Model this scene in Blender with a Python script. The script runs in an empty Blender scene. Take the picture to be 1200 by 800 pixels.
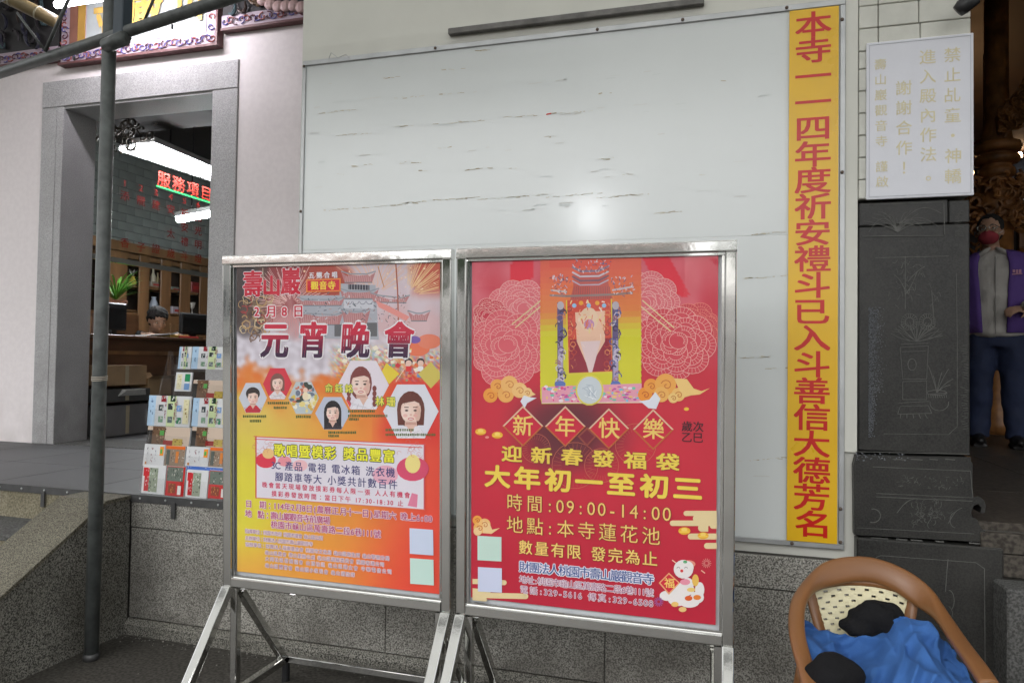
import bpy, math, random
import numpy as np
from mathutils import Vector, Matrix
from mathutils.noise import noise as mnoise
sin, cos, pi, rad = math.sin, math.cos, math.pi, math.radians
random.seed(7)
S = bpy.context.scene
COL = S.collection

# ------------------------------------------------------------------ camera
YAW, PITCH, ROLL, F, CH = rad(16.29), rad(1.46), rad(.855), 843., 1.4
fw = Vector((-sin(YAW)*cos(PITCH), cos(YAW)*cos(PITCH), sin(PITCH)))
rt = Vector((cos(YAW), sin(YAW), 0)); up = rt.cross(fw)
rt, up = cos(ROLL)*rt + sin(ROLL)*up, -sin(ROLL)*rt + cos(ROLL)*up
CP = Vector((0, 0, CH))
cd = bpy.data.cameras.new('camera'); cam = bpy.data.objects.new('camera', cd); COL.objects.link(cam)
cd.sensor_width = 36; cd.lens = F/1200*36; cd.clip_end = 400; cd.clip_start = .05
m = Matrix((rt, up, -fw)).transposed().to_4x4(); m.translation = CP
cam.matrix_world = m; S.camera = cam
# ------------------------------------------------------------------ sky, sun, exposure
W = bpy.data.worlds.new("World"); S.world = W; W.use_nodes = True
nt = W.node_tree; bg = nt.nodes['Background']
sky = nt.nodes.new('ShaderNodeTexSky'); sky.sky_type = 'NISHITA'; sky.sun_disc = False
sky.sun_elevation = rad(48); sky.sun_rotation = rad(200); sky.air_density = 1.0; sky.dust_density = 4; sky.ozone_density = 1
hs = nt.nodes.new('ShaderNodeHueSaturation'); hs.inputs['Saturation'].default_value = .12
nt.links.new(sky.outputs[0], hs.inputs['Color']); nt.links.new(hs.outputs[0], bg.inputs['Color'])
bg.inputs['Strength'].default_value = .13
sd = bpy.data.lights.new('sun', 'SUN'); sd.energy = .6; sd.angle = rad(20); sd.color = (1, .97, .92)
so = bpy.data.objects.new('sun', sd); COL.objects.link(so)
sv = Vector((sin(rad(200))*cos(rad(48)), cos(rad(200))*cos(rad(48)), sin(rad(48))))
so.rotation_euler = sv.to_track_quat('Z', 'Y').to_euler()
S.view_settings.view_transform = 'Standard'; S.view_settings.look = 'None'
S.view_settings.exposure = 1.48; S.view_settings.gamma = 1
S.view_settings.use_curve_mapping = False
S.render.engine = 'CYCLES'; S.cycles.use_denoising = True
S.cycles.max_bounces = 8; S.cycles.transparent_max_bounces = 12
S.cycles.sample_clamp_indirect = 6; S.cycles.caustics_reflective = False; S.cycles.caustics_refractive = False

# ------------------------------------------------------------------ where a line of sight meets a plane of the place
def ray(x, y): return fw + rt*(x-600)/F - up*(y-400)/F
def atY(x, y, Y): d = ray(x, y); return CP + d*(Y/d.y)
def atX(x, y, X): d = ray(x, y); return CP + d*(X/d.x)
def atZ(x, y, Z): d = ray(x, y); return CP + d*((Z-CH)/d.z)

# ------------------------------------------------------------------ materials
def lin(c):
    return tuple((v/255/12.92 if v/255 <= .04045 else ((v/255+.055)/1.055)**2.4) for v in c[:3])
MC = {}
def mat(name, c, rough=.6, metal=0., var=.12, vscale=6., bump=0., bscale=60., spec=.5, emit=None, coat=0., stretch=None):
    if name in MC: return MC[name]
    m = bpy.data.materials.new(name); m.use_nodes = True; n = m.node_tree; b = n.nodes['Principled BSDF']
    MC[name] = m
    b.inputs['Roughness'].default_value = rough; b.inputs['Metallic'].default_value = metal
    b.inputs['Specular IOR Level'].default_value = spec; b.inputs['Coat Weight'].default_value = coat
    tc = n.nodes.new('ShaderNodeTexCoord')
    src = tc.outputs['Object']
    if stretch:
        mp = n.nodes.new('ShaderNodeMapping'); mp.inputs['Scale'].default_value = stretch
        n.links.new(src, mp.inputs[0]); src = mp.outputs[0]
    if var:
        nz = n.nodes.new('ShaderNodeTexNoise'); nz.inputs['Scale'].default_value = vscale; nz.inputs['Detail'].default_value = 6
        n.links.new(src, nz.inputs['Vector'])
        mr = n.nodes.new('ShaderNodeMapRange'); mr.inputs[1].default_value = .3; mr.inputs[2].default_value = .7
        mr.inputs[3].default_value = 1-var; mr.inputs[4].default_value = 1+var
        n.links.new(nz.outputs[0], mr.inputs[0])
        mx = n.nodes.new('ShaderNodeVectorMath'); mx.operation = 'SCALE'; mx.inputs[0].default_value = c
        n.links.new(mr.outputs[0], mx.inputs['Scale']); n.links.new(mx.outputs[0], b.inputs['Base Color'])
        mr2 = n.nodes.new('ShaderNodeMapRange'); mr2.inputs[3].default_value = max(.02, rough-.08); mr2.inputs[4].default_value = min(1, rough+.12)
        n.links.new(nz.outputs[0], mr2.inputs[0]); n.links.new(mr2.outputs[0], b.inputs['Roughness'])
    else: b.inputs['Base Color'].default_value = (*c, 1)
    if bump:
        nb = n.nodes.new('ShaderNodeTexNoise'); nb.inputs['Scale'].default_value = bscale; nb.inputs['Detail'].default_value = 4
        n.links.new(src, nb.inputs['Vector'])
        bp = n.nodes.new('ShaderNodeBump'); bp.inputs['Strength'].default_value = bump; bp.inputs['Distance'].default_value = .01
        n.links.new(nb.outputs[0], bp.inputs['Height']); n.links.new(bp.outputs[0], b.inputs['Normal'])
    if emit:
        b.inputs['Emission Color'].default_value = (*emit[0], 1); b.inputs['Emission Strength'].default_value = emit[1]
    return m

def ramp(n, stops):
    r = n.nodes.new('ShaderNodeValToRGB'); e = r.color_ramp.elements
    e[0].position, e[0].color = stops[0][0], (*stops[0][1], 1); e[1].position, e[1].color = stops[-1][0], (*stops[-1][1], 1)
    for p, c in stops[1:-1]:
        q = e.new(p); q.color = (*c, 1)
    return r
def stone(name, dark, light, grain=180., blot=3., blotamt=.5, dirt=(.05, .045, .035), rough=.75, bump=.25, streak=None, lo=.38, hi=.62, grime=None, spec=.2):
    """speckled cast or cut stone: fine grain, wide blotches, irregular stains"""
    if name in MC: return MC[name]
    m = bpy.data.materials.new(name); m.use_nodes = True; n = m.node_tree; b = n.nodes['Principled BSDF']; MC[name] = m
    tc = n.nodes.new('ShaderNodeTexCoord'); o = tc.outputs['Object']
    g = n.nodes.new('ShaderNodeTexNoise'); g.inputs['Scale'].default_value = grain; g.inputs['Detail'].default_value = 2
    n.links.new(o, g.inputs['Vector'])
    r = ramp(n, [(lo, dark), (.5, tuple((a+b_)/2 for a, b_ in zip(dark, light))), (hi, light)])
    n.links.new(g.outputs[0], r.inputs[0])
    w = n.nodes.new('ShaderNodeTexNoise'); w.inputs['Scale'].default_value = blot; w.inputs['Detail'].default_value = 8; w.inputs['Roughness'].default_value = .6
    if streak:
        mp = n.nodes.new('ShaderNodeMapping'); mp.inputs['Scale'].default_value = streak; n.links.new(o, mp.inputs[0]); n.links.new(mp.outputs[0], w.inputs['Vector'])
    else: n.links.new(o, w.inputs['Vector'])
    mr = n.nodes.new('ShaderNodeMapRange'); mr.inputs[1].default_value = .42; mr.inputs[2].default_value = .72
    mr.inputs[3].default_value = 0; mr.inputs[4].default_value = blotamt
    n.links.new(w.outputs[0], mr.inputs[0])
    mx = n.nodes.new('ShaderNodeMix'); mx.data_type = 'RGBA'
    n.links.new(mr.outputs[0], mx.inputs[0]); n.links.new(r.outputs[0], mx.inputs[6]); mx.inputs[7].default_value = (*dirt, 1)
    out = mx.outputs[2]
    if grime:   # uneven dirt low on door frame and wall; granite darkens downwards alike
        sx = n.nodes.new('ShaderNodeSeparateXYZ'); n.links.new(o, sx.inputs[0]); g1 = n.nodes.new('ShaderNodeMapRange'); g1.inputs[1].default_value = grime[0]; g1.inputs[2].default_value = grime[1]; g1.inputs[3].default_value = 1; g1.inputs[4].default_value = 0
        n.links.new(sx.outputs[2], g1.inputs[0]); g2 = n.nodes.new('ShaderNodeTexNoise'); g2.inputs['Scale'].default_value = 4.5; g2.inputs['Detail'].default_value = 7; n.links.new(o, g2.inputs['Vector'])
        g3 = n.nodes.new('ShaderNodeMapRange'); g3.inputs[1].default_value = .36; g3.inputs[2].default_value = .66; g3.inputs[3].default_value = .1; g3.inputs[4].default_value = grime[2]; n.links.new(g2.outputs[0], g3.inputs[0])
        g4 = n.nodes.new('ShaderNodeMath'); g4.operation = 'MULTIPLY'; n.links.new(g1.outputs[0], g4.inputs[0]); n.links.new(g3.outputs[0], g4.inputs[1])
        m2 = n.nodes.new('ShaderNodeMix'); m2.data_type = 'RGBA'; n.links.new(g4.outputs[0], m2.inputs[0]); n.links.new(out, m2.inputs[6]); m2.inputs[7].default_value = (*dirt, 1); out = m2.outputs[2]
    n.links.new(out, b.inputs['Base Color']); b.inputs['Roughness'].default_value = rough; b.inputs['Specular IOR Level'].default_value = spec
    bp = n.nodes.new('ShaderNodeBump'); bp.inputs['Strength'].default_value = bump; bp.inputs['Distance'].default_value = .004
    n.links.new(g.outputs[0], bp.inputs['Height']); n.links.new(bp.outputs[0], b.inputs['Normal'])
    return m
def glass(name, tint=(1, 1, 1), ior=1.5, rough=.02):
    if name in MC: return MC[name]
    m = bpy.data.materials.new(name); m.use_nodes = True; n = m.node_tree; n.nodes.remove(n.nodes['Principled BSDF']); MC[name] = m
    t = n.nodes.new('ShaderNodeBsdfTransparent'); t.inputs[0].default_value = (*tint, 1)
    g = n.nodes.new('ShaderNodeBsdfGlossy'); g.inputs['Roughness'].default_value = rough
    fr = n.nodes.new('ShaderNodeFresnel'); ge = n.nodes.new('ShaderNodeNewGeometry'); mi = n.nodes.new('ShaderNodeMix')
    mi.inputs[2].default_value = ior; mi.inputs[3].default_value = 1/ior   # same reflectance seen from either face of the sheet
    n.links.new(ge.outputs['Backfacing'], mi.inputs[0]); n.links.new(mi.outputs[0], fr.inputs[0])
    mx = n.nodes.new('ShaderNodeMixShader'); n.links.new(fr.outputs[0], mx.inputs[0])
    n.links.new(t.outputs[0], mx.inputs[1]); n.links.new(g.outputs[0], mx.inputs[2])
    n.links.new(mx.outputs[0], n.nodes['Material Output'].inputs[0])
    return m
def printed(name, rough=.45, spec=.4):
    """printed matter: the ink colours are stored on the faces"""
    if name in MC: return MC[name]
    m = bpy.data.materials.new(name); m.use_nodes = True; n = m.node_tree; b = n.nodes['Principled BSDF']; MC[name] = m
    a = n.nodes.new('ShaderNodeVertexColor'); a.layer_name = 'Col'
    tc = n.nodes.new('ShaderNodeTexCoord'); nz = n.nodes.new('ShaderNodeTexNoise'); nz.inputs['Scale'].default_value = 9; nz.inputs['Detail'].default_value = 5
    n.links.new(tc.outputs['Object'], nz.inputs['Vector'])
    mr = n.nodes.new('ShaderNodeMapRange'); mr.inputs[3].default_value = .93; mr.inputs[4].default_value = 1.07; n.links.new(nz.outputs[0], mr.inputs[0])
    v = n.nodes.new('ShaderNodeVectorMath'); v.operation = 'SCALE'; n.links.new(a.outputs[0], v.inputs[0]); n.links.new(mr.outputs[0], v.inputs['Scale'])
    n.links.new(v.outputs[0], b.inputs['Base Color']); b.inputs['Roughness'].default_value = rough; b.inputs['Specular IOR Level'].default_value = spec
    return m

# ------------------------------------------------------------------ mesh building
class MB:
    def __init__(s): s.v = []; s.f = []; s.c = []; s.col = None; s.vc = None
    def add(s, vs, fs, col=None):
        k = len(s.v); s.v += [tuple(v) for v in vs]; s.f += [tuple(i+k for i in f) for f in fs]; s.c += [col or s.col]*len(fs)
        return s
    def box(s, a, b, col=None, bev=0.):
        x0, x1 = sorted((a[0], b[0])); y0, y1 = sorted((a[1], b[1])); z0, z1 = sorted((a[2], b[2]))
        if bev:
            e = min(bev, (x1-x0)*.45, (y1-y0)*.45, (z1-z0)*.45); V = []; id = {}
            for ix in (0, 1):
                for iy in (0, 1):
                    for iz in (0, 1):
                        X, Y, Z = (x0, x1)[ix], (y0, y1)[iy], (z0, z1)[iz]
                        dx, dy, dz = (e, -e)[ix], (e, -e)[iy], (e, -e)[iz]
                        for ax, p in enumerate(((X, Y+dy, Z+dz), (X+dx, Y, Z+dz), (X+dx, Y+dy, Z))):
                            id[ix, iy, iz, ax] = len(V); V.append(p)
            Fc = []
            g = lambda *k: id[k]
            for ix in (0, 1): Fc.append((g(ix,0,0,0), g(ix,1,0,0), g(ix,1,1,0), g(ix,0,1,0))[::1 if ix else -1])
            for iy in (0, 1): Fc.append((g(0,iy,0,1), g(0,iy,1,1), g(1,iy,1,1), g(1,iy,0,1))[::1 if iy else -1])
            for iz in (0, 1): Fc.append((g(0,0,iz,2), g(1,0,iz,2), g(1,1,iz,2), g(0,1,iz,2))[::1 if iz else -1])
            for ix in (0, 1):
                for iy in (0, 1): Fc.append((g(ix,iy,0,0), g(ix,iy,1,0), g(ix,iy,1,1), g(ix,iy,0,1)))
            for ix in (0, 1):
                for iz in (0, 1): Fc.append((g(ix,0,iz,0), g(ix,1,iz,0), g(ix,1,iz,2), g(ix,0,iz,2)))
            for iy in (0, 1):
                for iz in (0, 1): Fc.append((g(0,iy,iz,1), g(1,iy,iz,1), g(1,iy,iz,2), g(0,iy,iz,2)))
            for ix in (0, 1):
                for iy in (0, 1):
                    for iz in (0, 1): Fc.append(tuple(g(ix,iy,iz,k) for k in (0, 1, 2)))
            return s.add(V, Fc, col)
        V = [(x0,y0,z0),(x1,y0,z0),(x1,y1,z0),(x0,y1,z0),(x0,y0,z1),(x1,y0,z1),(x1,y1,z1),(x0,y1,z1)]
        return s.add(V, [(0,3,2,1),(4,5,6,7),(0,1,5,4),(1,2,6,5),(2,3,7,6),(3,0,4,7)], col)
    def bar(s, p, q, w, h=None, upv=(0, 0, 1), col=None, rnd=0.):
        """rectangular tube from p to q"""
        h = h or w; p, q = Vector(p), Vector(q); d = (q-p).normalized(); u = Vector(upv)
        if abs(d.dot(u)) > .98: u = Vector((0, 1, 0))
        a = d.cross(u).normalized()*(w/2); b = a.cross(d).normalized()*(h/2)
        if rnd:
            A_, B_ = a.normalized(), b.normalized(); o_ = []
            for sx_, sy_, t0 in ((1, 1, 0), (-1, 1, 90), (-1, -1, 180), (1, -1, 270)):
                for k in range(4):
                    t = rad(t0+k*30); o_.append(A_*(sx_*(w/2-rnd)+rnd*cos(t))+B_*(sy_*(h/2-rnd)+rnd*sin(t)))
            n = len(o_); return s.add([p+v for v in o_]+[q+v for v in o_], [tuple(range(n))[::-1], tuple(range(n, 2*n))]+[(i, (i+1) % n, n+(i+1) % n, n+i) for i in range(n)], col)
        V = [p-a-b, p+a-b, p+a+b, p-a+b, q-a-b, q+a-b, q+a+b, q-a+b]
        return s.add(V, [(0,3,2,1),(4,5,6,7),(0,1,5,4),(1,2,6,5),(2,3,7,6),(3,0,4,7)], col)
    def tube(s, pts, r, n=10, col=None, cap=True, flat=None, closed=False):
        pts = [Vector(p) for p in pts]; N = len(pts)
        R = r if isinstance(r, (list, tuple)) else [r]*N
        V = []; prev = None
        for i, p in enumerate(pts):
            d = (pts[min(i+1, N-1)]-pts[max(i-1, 0)]) if not closed else pts[(i+1) % N]-pts[i-1]
            d.normalize()
            if prev is None:
                u = Vector((0, 0, 1)) if abs(d.z) < .9 else Vector((0, 1, 0))
                a = d.cross(u).normalized()
            else:
                a = (prev - d*prev.dot(d)).normalized()
            prev = a; b = d.cross(a)
            for k in range(n):
                t = 2*pi*k/n; V.append(p + a*cos(t)*R[i] + b*sin(t)*R[i]*(flat or 1))
        Fc = []
        for i in range(N if closed else N-1):
            j = (i+1) % N
            for k in range(n): Fc.append((i*n+k, i*n+(k+1) % n, j*n+(k+1) % n, j*n+k))
        if cap and not closed: Fc += [tuple(range(n))[::-1], tuple(range((N-1)*n, N*n))]
        return s.add(V, Fc, col)
    def ell(s, c, r, nu=16, nv=10, rot=None, col=None):
        V = []; Fc = []; c = Vector(c)
        for j in range(1, nv):
            t = pi*j/nv
            for i in range(nu):
                a = 2*pi*i/nu; q = Vector((r[0]*sin(t)*cos(a), r[1]*sin(t)*sin(a), r[2]*cos(t)))
                if rot: q = rot @ q
                V.append(c+q)
        q0, q1 = Vector((0, 0, r[2])), Vector((0, 0, -r[2]))
        if rot: q0, q1 = rot @ q0, rot @ q1
        V += [c+q0, c+q1]; T = len(V)-2
        for j in range(nv-2):
            for i in range(nu): Fc.append((j*nu+i, j*nu+nu+i, j*nu+nu+(i+1) % nu, j*nu+(i+1) % nu))
        for i in range(nu):
            Fc.append((T, i, (i+1) % nu)); Fc.append((T+1, (nv-2)*nu+(i+1) % nu, (nv-2)*nu+i))
        return s.add(V, Fc, col)
    def loft(s, rings, n=20, p=2.0, col=None):
        """rings: (centre, rx, ry) stacked super-ellipses lying flat"""
        V = []; Fc = []
        for c, rx, ry in rings:
            for k in range(n):
                t = 2*pi*k/n; cx, sy = cos(t), sin(t)
                V.append((c[0]+rx*abs(cx)**(2/p)*(1 if cx > 0 else -1), c[1]+ry*abs(sy)**(2/p)*(1 if sy > 0 else -1), c[2]))
        for i in range(len(rings)-1):
            for k in range(n): Fc.append((i*n+k, i*n+(k+1) % n, (i+1)*n+(k+1) % n, (i+1)*n+k))
        Fc += [tuple(range(n))[::-1], tuple(range((len(rings)-1)*n, len(rings)*n))]
        return s.add(V, Fc, col)
    def prism(s, poly, y0, y1, col=None, bev=0.):
        """outline in x,z pushed from y0 (front) to y1"""
        n = len(poly); V = [(x, y0, z) for x, z in poly] + [(x, y1, z) for x, z in poly]
        return s.add(V, [tuple(range(n)), tuple(range(n, 2*n))[::-1]] + [(i, n+i, n+(i+1) % n, (i+1) % n) for i in range(n)], col)
    def prismx(s, poly, x0, x1, col=None):
        n = len(poly); V = [(x0, y, z) for y, z in poly] + [(x1, y, z) for y, z in poly]
        return s.add(V, [tuple(range(n)), tuple(range(n, 2*n))[::-1]] + [(i, n+i, n+(i+1) % n, (i+1) % n) for i in range(n)], col)
    def mesh(s, name, m, org=(0, 0, 0), smooth=False):
        me = bpy.data.meshes.new(name); o = Vector(org)
        me.from_pydata([Vector(v)-o for v in s.v], [], s.f); me.materials.append(m)
        if any(c is not None for c in s.c):
            at = me.color_attributes.new('Col', 'FLOAT_COLOR', 'CORNER'); buf = []
            for p, c in zip(s.f, s.c):
                c = c or (1, 1, 1); buf += [*c[:3], 1.]*len(p)
            at.data.foreach_set('color', buf)
        if smooth: me.polygons.foreach_set('use_smooth', [True]*len(me.polygons))
        me.update(); return me
    def build(s, name, m, parent=None, smooth=False, org=None, kind=None, label=None):
        if org is None: org = world_of(parent) if parent else (0, 0, 0)
        me = s.mesh(name, m, org, smooth); o = bpy.data.objects.new(name, me); COL.objects.link(o)
        if parent: o.parent = parent
        else: o.location = org
        if smooth == 'auto':
            pass
        if kind: o['kind'] = kind
        if label: o['label'] = label
        return o
def world_of(o):
    p = Vector((0, 0, 0))
    while o is not None: p += Vector(o.location); o = o.parent
    return p
def bake(mb, name, m, parent=None, voxel=.01, smooth=6, org=None, noise=None, kind=None, label=None):
    """fuse the overlapping shapes of mb into one continuous skin"""
    if org is None: org = world_of(parent) if parent else (0, 0, 0)
    me = mb.mesh(name, m, org); t = bpy.data.objects.new('tmp', me); COL.objects.link(t)
    r = t.modifiers.new('r', 'REMESH'); r.mode = 'VOXEL'; r.voxel_size = voxel; r.use_smooth_shade = True
    if smooth:
        q = t.modifiers.new('s', 'SMOOTH'); q.iterations = smooth; q.factor = .5
    dg = bpy.context.evaluated_depsgraph_get(); dg.update()
    nm = bpy.data.meshes.new_from_object(t.evaluated_get(dg)); nm.name = name
    bpy.data.objects.remove(t); bpy.data.meshes.remove(me)
    if noise:
        amp, sc = noise
        for v, n in [(v, v.normal.copy()) for v in nm.vertices]:
            v.co += n*amp*(mnoise(v.co*sc) + .5*mnoise(v.co*sc*2.3))
    nm.polygons.foreach_set('use_smooth', [True]*len(nm.polygons))
    if not nm.materials: nm.materials.append(m)
    o = bpy.data.objects.new(name, nm); COL.objects.link(o)
    if parent: o.parent = parent
    else: o.location = org
    if kind: o['kind'] = kind
    if label: o['label'] = label
    return o
def tag(o, label=None, cat=None, group=None, kind=None):
    if label: o['label'] = label
    if cat: o['category'] = cat
    if group: o['group'] = group
    if kind: o['kind'] = kind
    return o
def thing(name, loc, label, cat, group=None):
    o = bpy.data.objects.new(name, None); COL.objects.link(o); o.location = loc; o.empty_display_size = .1
    return tag(o, label, cat, group)
def inst(name, me, parent, loc, rot=(0, 0, 0), scale=(1, 1, 1)):
    """a piece that shares its mesh; loc in world"""
    o = bpy.data.objects.new(name, me); COL.objects.link(o); o.parent = parent
    o.location = Vector(loc) - (world_of(parent) if parent else Vector()); o.rotation_euler = rot; o.scale = scale
    return o

# ------------------------------------------------------------------ lettering
GC = {}
def glyph(ch, off):
    k = (ch, off)
    if k in GC: return GC[k]
    c = bpy.data.curves.new('g', 'FONT'); c.body = ch; c.size = 1; c.offset = off; c.resolution_u = 3
    o = bpy.data.objects.new('g', c); COL.objects.link(o); dg = bpy.context.evaluated_depsgraph_get(); dg.update()
    me = o.evaluated_get(dg).to_mesh()
    V = [(v.co.x, v.co.y) for v in me.vertices]; Fc = [tuple(p.vertices) for p in me.polygons]
    o.evaluated_get(dg).to_mesh_clear(); bpy.data.objects.remove(o); bpy.data.curves.remove(c)
    if V:
        xs = [v[0] for v in V]; cx = (min(xs)+max(xs))/2
        V = [(x-cx, y-.345) for x, y in V]
    GC[k] = (V, Fc); return GC[k]
def wide(ch): return ord(ch) > 0x2000
def put_text(mb, s, fr, cx, cy, width, h, col, off=0., xs=1., depth=0., vertical=False, shear=0., grad=None):
    """fr(u,v,d)->3D; centre (cx,cy), run length width, glyph height h"""
    em = h/.9
    adv = [(1. if wide(c) else (.5 if c != ' ' else .45)) for c in s]
    if vertical: adv = [1.]*len(s)
    tot = sum(adv); first, last = adv[0], adv[-1]
    step = (width)/tot; p = 0
    for c, a in zip(s, adv):
        m_ = p + a/2; p += a
        if c in ' \u3000': continue
        V, Fc = glyph(c, 0.)
        o = m_*step - width/2
        bx, by = (cx, cy-o) if vertical else (cx+o, cy)
        if off <= 0: sh = [(0, 0)]
        elif off < .035: sh = [(-off, off*.6), (off, off*.6), (-off, -off*.6), (off, -off*.6)]
        else: sh = [(off*cos(k*pi/4), off*sin(k*pi/4)) for k in range(8)]
        for q, (sx_, sy_) in enumerate(sh):
            pts = [fr(bx+((x+shear*y)+sx_/xs)*em*xs, by+(y+sy_)*em, depth+q*.000006) for x, y in V]
            if grad:
                for f in Fc:
                    yy = sum(V[i][1] for i in f)/len(f); mb.add([pts[i] for i in f], [tuple(range(len(f)))], grad(yy))
            else: mb.add(pts, Fc, col)

# ------------------------------------------------------------------ shared materials
M_ss = mat('polished_stainless_steel', (.64, .64, .62), .075, 1., 0, 5, .03, 14)
M_alu = mat('aluminium_trim', (.42, .43, .43), .42, .7, .15, 8)
M_gran = stone('washed_granite', (.09, .086, .075), (.46, .445, .40), 185, 1.7, .5, (.085, .078, .066), grime=(.05, .5, .75))  # tone darkens unevenly towards the foot
M_gran2 = stone('washed_granite_dark', (.035, .034, .03), (.28, .27, .235), 175, 2.5, .6, (.05, .046, .036))
M_mort = mat('dark_joint', (.085, .08, .07), .9)
M_ground = stone('worn_concrete_floor', (.035, .032, .028), (.085, .08, .07), 70, 1.2, .65, (.022, .02, .017), .6, .3)
M_dark = stone('black_slate', (.018, .018, .017), (.034, .0335, .031), 160, 3.5, .55, (.055, .053, .048), .38, .12, spec=.28)
M_etch = mat('carved_line_chalky', (.092, .092, .085), .8, 0, .3, 30)
M_cream = mat('cream_wall_paint', (.62, .62, .56), .55, 0, .05, 3, .05, 40)
M_pink = stone('pale_lilac_wall_paint', (.775, .72, .722), (.81, .755, .755), 25, 1.1, .10, (.5, .46, .44), .6, .04, grime=(0, .5, .55), spec=.4)
M_jamb = stone('grey_granite_door_frame', (.25, .248, .25), (.56, .555, .555), 190, 2.0, .35, (.20, .19, .185), .5, .08, lo=.3, hi=.7, grime=(-.05, .9, .8), spec=.4)
M_tile = mat('cream_glazed_tile', (.55, .55, .49), .35, 0, .08, 14, .06, 60)
M_wood = mat('brown_cabinet_wood', (.22, .115, .05), .4, 0, .25, 9, .05, 50, stretch=(1, 1, .15))
M_wood2 = mat('dark_counter_wood', (.12, .055, .025), .35, 0, .25, 9, stretch=(1, .15, 1))
M_black = mat('black_plastic', (.012, .012, .013), .4)
M_steelpaint = mat('dark_green_grey_paint', (.082, .09, .087), .42, .15, .32, 22, .08, 50)
M_card = mat('brown_cardboard', (.28, .185, .1), .8, 0, .15, 7)
M_print = printed('printed_ink')
M_printm = printed('matt_printed_ink', .7, .2)
M_glass = glass('clear_acrylic')
M_tube = mat('lit_tube', (1, 1, 1), .4, 0, 0, emit=((.98, .93, 1.), 13))
M_tubeR = mat('office_lit_tube', (1, 1, 1), .4, 0, 0, emit=((.96, .97, 1.), 20))

# ================================================================== SETTING
D = 2.983
g = MB().box((-80, -80, -.3), (80, 80, 0)); tag(g.build('ground', M_ground), kind='structure')
# platform in front of the doorway
PZ = .69
M_mat = mat('grey_platform_paving', (.064, .064, .066), .55, 0, .2, 3, .12, 90)
pf = MB().box((-12, D+.03, -.2), (.47, 8.6, PZ-.012)).build('platform', M_mort); tag(pf, kind='structure')
# paving slabs of the platform, one piece each
k = 0
for i in range(11):
    for j in range(3):
        x0 = -8.1 + i*.61; y0 = D+.035 + j*.6
        MB().box((x0, y0, PZ-.05), (x0+.606, y0+.597, PZ), bev=.002).build('paving_slab', M_mat, pf)
MB().box((-12, 4.82, PZ-.05), (-1.9, 8.6, PZ-.001)).build('inner_floor', M_mat, pf)
# metal angle along the platform edge
M_edge = mat('dark_metal_edging', (.07, .07, .07), .5, .5, .2, 20)
eg = thing('edge_strip', (-5, D, PZ), 'dark riveted metal angle strip running along the platform edge', 'edging')
MB().box((-8, D-.012, PZ-.033), (-1.94, D-.002, PZ+.004)).box((-8, D-.002, PZ+.0005), (-1.94, D+.05, PZ+.004)).build('metal_angle', M_edge, eg)
rv = MB().ell((0, 0, 0), (.006, .004, .006), 8, 6).mesh('rivet', M_alu, smooth=True)
x = -4.2
while x < -1.96:
    inst('rivet', rv, eg, (x, D-.013, PZ-.014)); x += .155
for x in (-3.43, -2.60):
    MB().box((x-.012, D-.018, PZ-.10), (x+.012, D-.0125, PZ-.02)).build('bracket', M_edge, eg)
# retaining wall of washed granite slabs under the board and the platform
rw = thing('base_wall', (-1.2, D+.02, 0), 'low retaining wall faced with grey washed granite slabs behind the poster stands', 'wall')
MB().box((-2.87, D+.012, -.05), (.5, D+.16, PZ-.035)).build('wall_core', M_mort, rw)
def slab(x0, x1, z0, z1, dy=0., parent=rw, m=M_gran):
    MB().box((x0+.0015, D+dy, z0+.0015), (x1-.0015, D+.05, z1-.0015), bev=.003).build('granite_slab', m, parent)
for x0, x1 in ((-2.868, -1.66), (-1.66, -.46), (-.46, .488)):
    slab(x0, x1, .527, PZ-.034, -.003)
for x0, x1 in ((-2.868, -2.22), (-2.22, -1.445), (-1.445, -.455), (-.455, .488)):
    slab(x0, x1, .075, .525)
MB().prismx([(D-.03, 0), (D-.03, .05), (D-.002, .073), (D+.05, .073), (D+.05, 0)], -2.868, .488).build('kerb', M_gran2, rw)
# plaster crumbs and grime at the foot of the wall
mb = MB(); rr = random.Random(3)
for _ in range(90):
    x = -2.86 + rr.random()**1.6*1.6; y = D-.04-abs(rr.gauss(0, .03)); s_ = rr.uniform(.001, .0045)
    mb.ell((x, y, s_*.5), (s_, s_, s_*.7), 5, 4)
for _ in range(40):
    x = rr.uniform(-2.5, -.3); y = rr.uniform(1.6, 2.8); s_ = rr.uniform(.002, .006)
    mb.ell((x, y, s_*.4), (s_, s_*rr.uniform(.6, 1.6), s_*.5), 5, 4)
tag(mb.build('wall_crumbs', mat('pale_plaster_crumb', (.22, .21, .19), .9)), 'pale crumbs of plaster lying at the foot of the retaining wall', 'rubble', kind='stuff')
# stairs and their cheek wall
M_riser = stone('sandy_step_riser', (.14, .125, .085), (.27, .245, .175), 90, 5, .5, (.1, .085, .05), .8, .2)
M_tread = stone('dark_step_tread', (.05, .05, .048), (.12, .12, .115), 120, 3, .4)
st = thing('stone_steps', (-5, 2.3, 0), 'weathered stone steps with sandy risers rising to the platform left of the post', 'steps')
zz = [.655, .52, .35, .18, 0]; yy = [D-.004, 2.68, 2.36, 2.04]
MB().box((-8, yy[0], zz[1]-.02), (-3.152, D+.029, .655)).build('riser', M_riser, st)
for i in range(3):
    MB().box((-8, yy[i+1]-.01, zz[i+1]-.03), (-3.152, yy[i]+.002, zz[i+1]), bev=.004).build('tread', M_tread, st)
    MB().box((-8, yy[i+1], zz[i+2]-.001), (-3.152, yy[i]-.003, zz[i+1]-.031)).build('riser', M_riser, st)
cp = [(D-.004, 0), (D-.004, .668), (D-.16, .668), (2.74, .622), (1.70, .028), (1.66, 0)]
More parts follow.
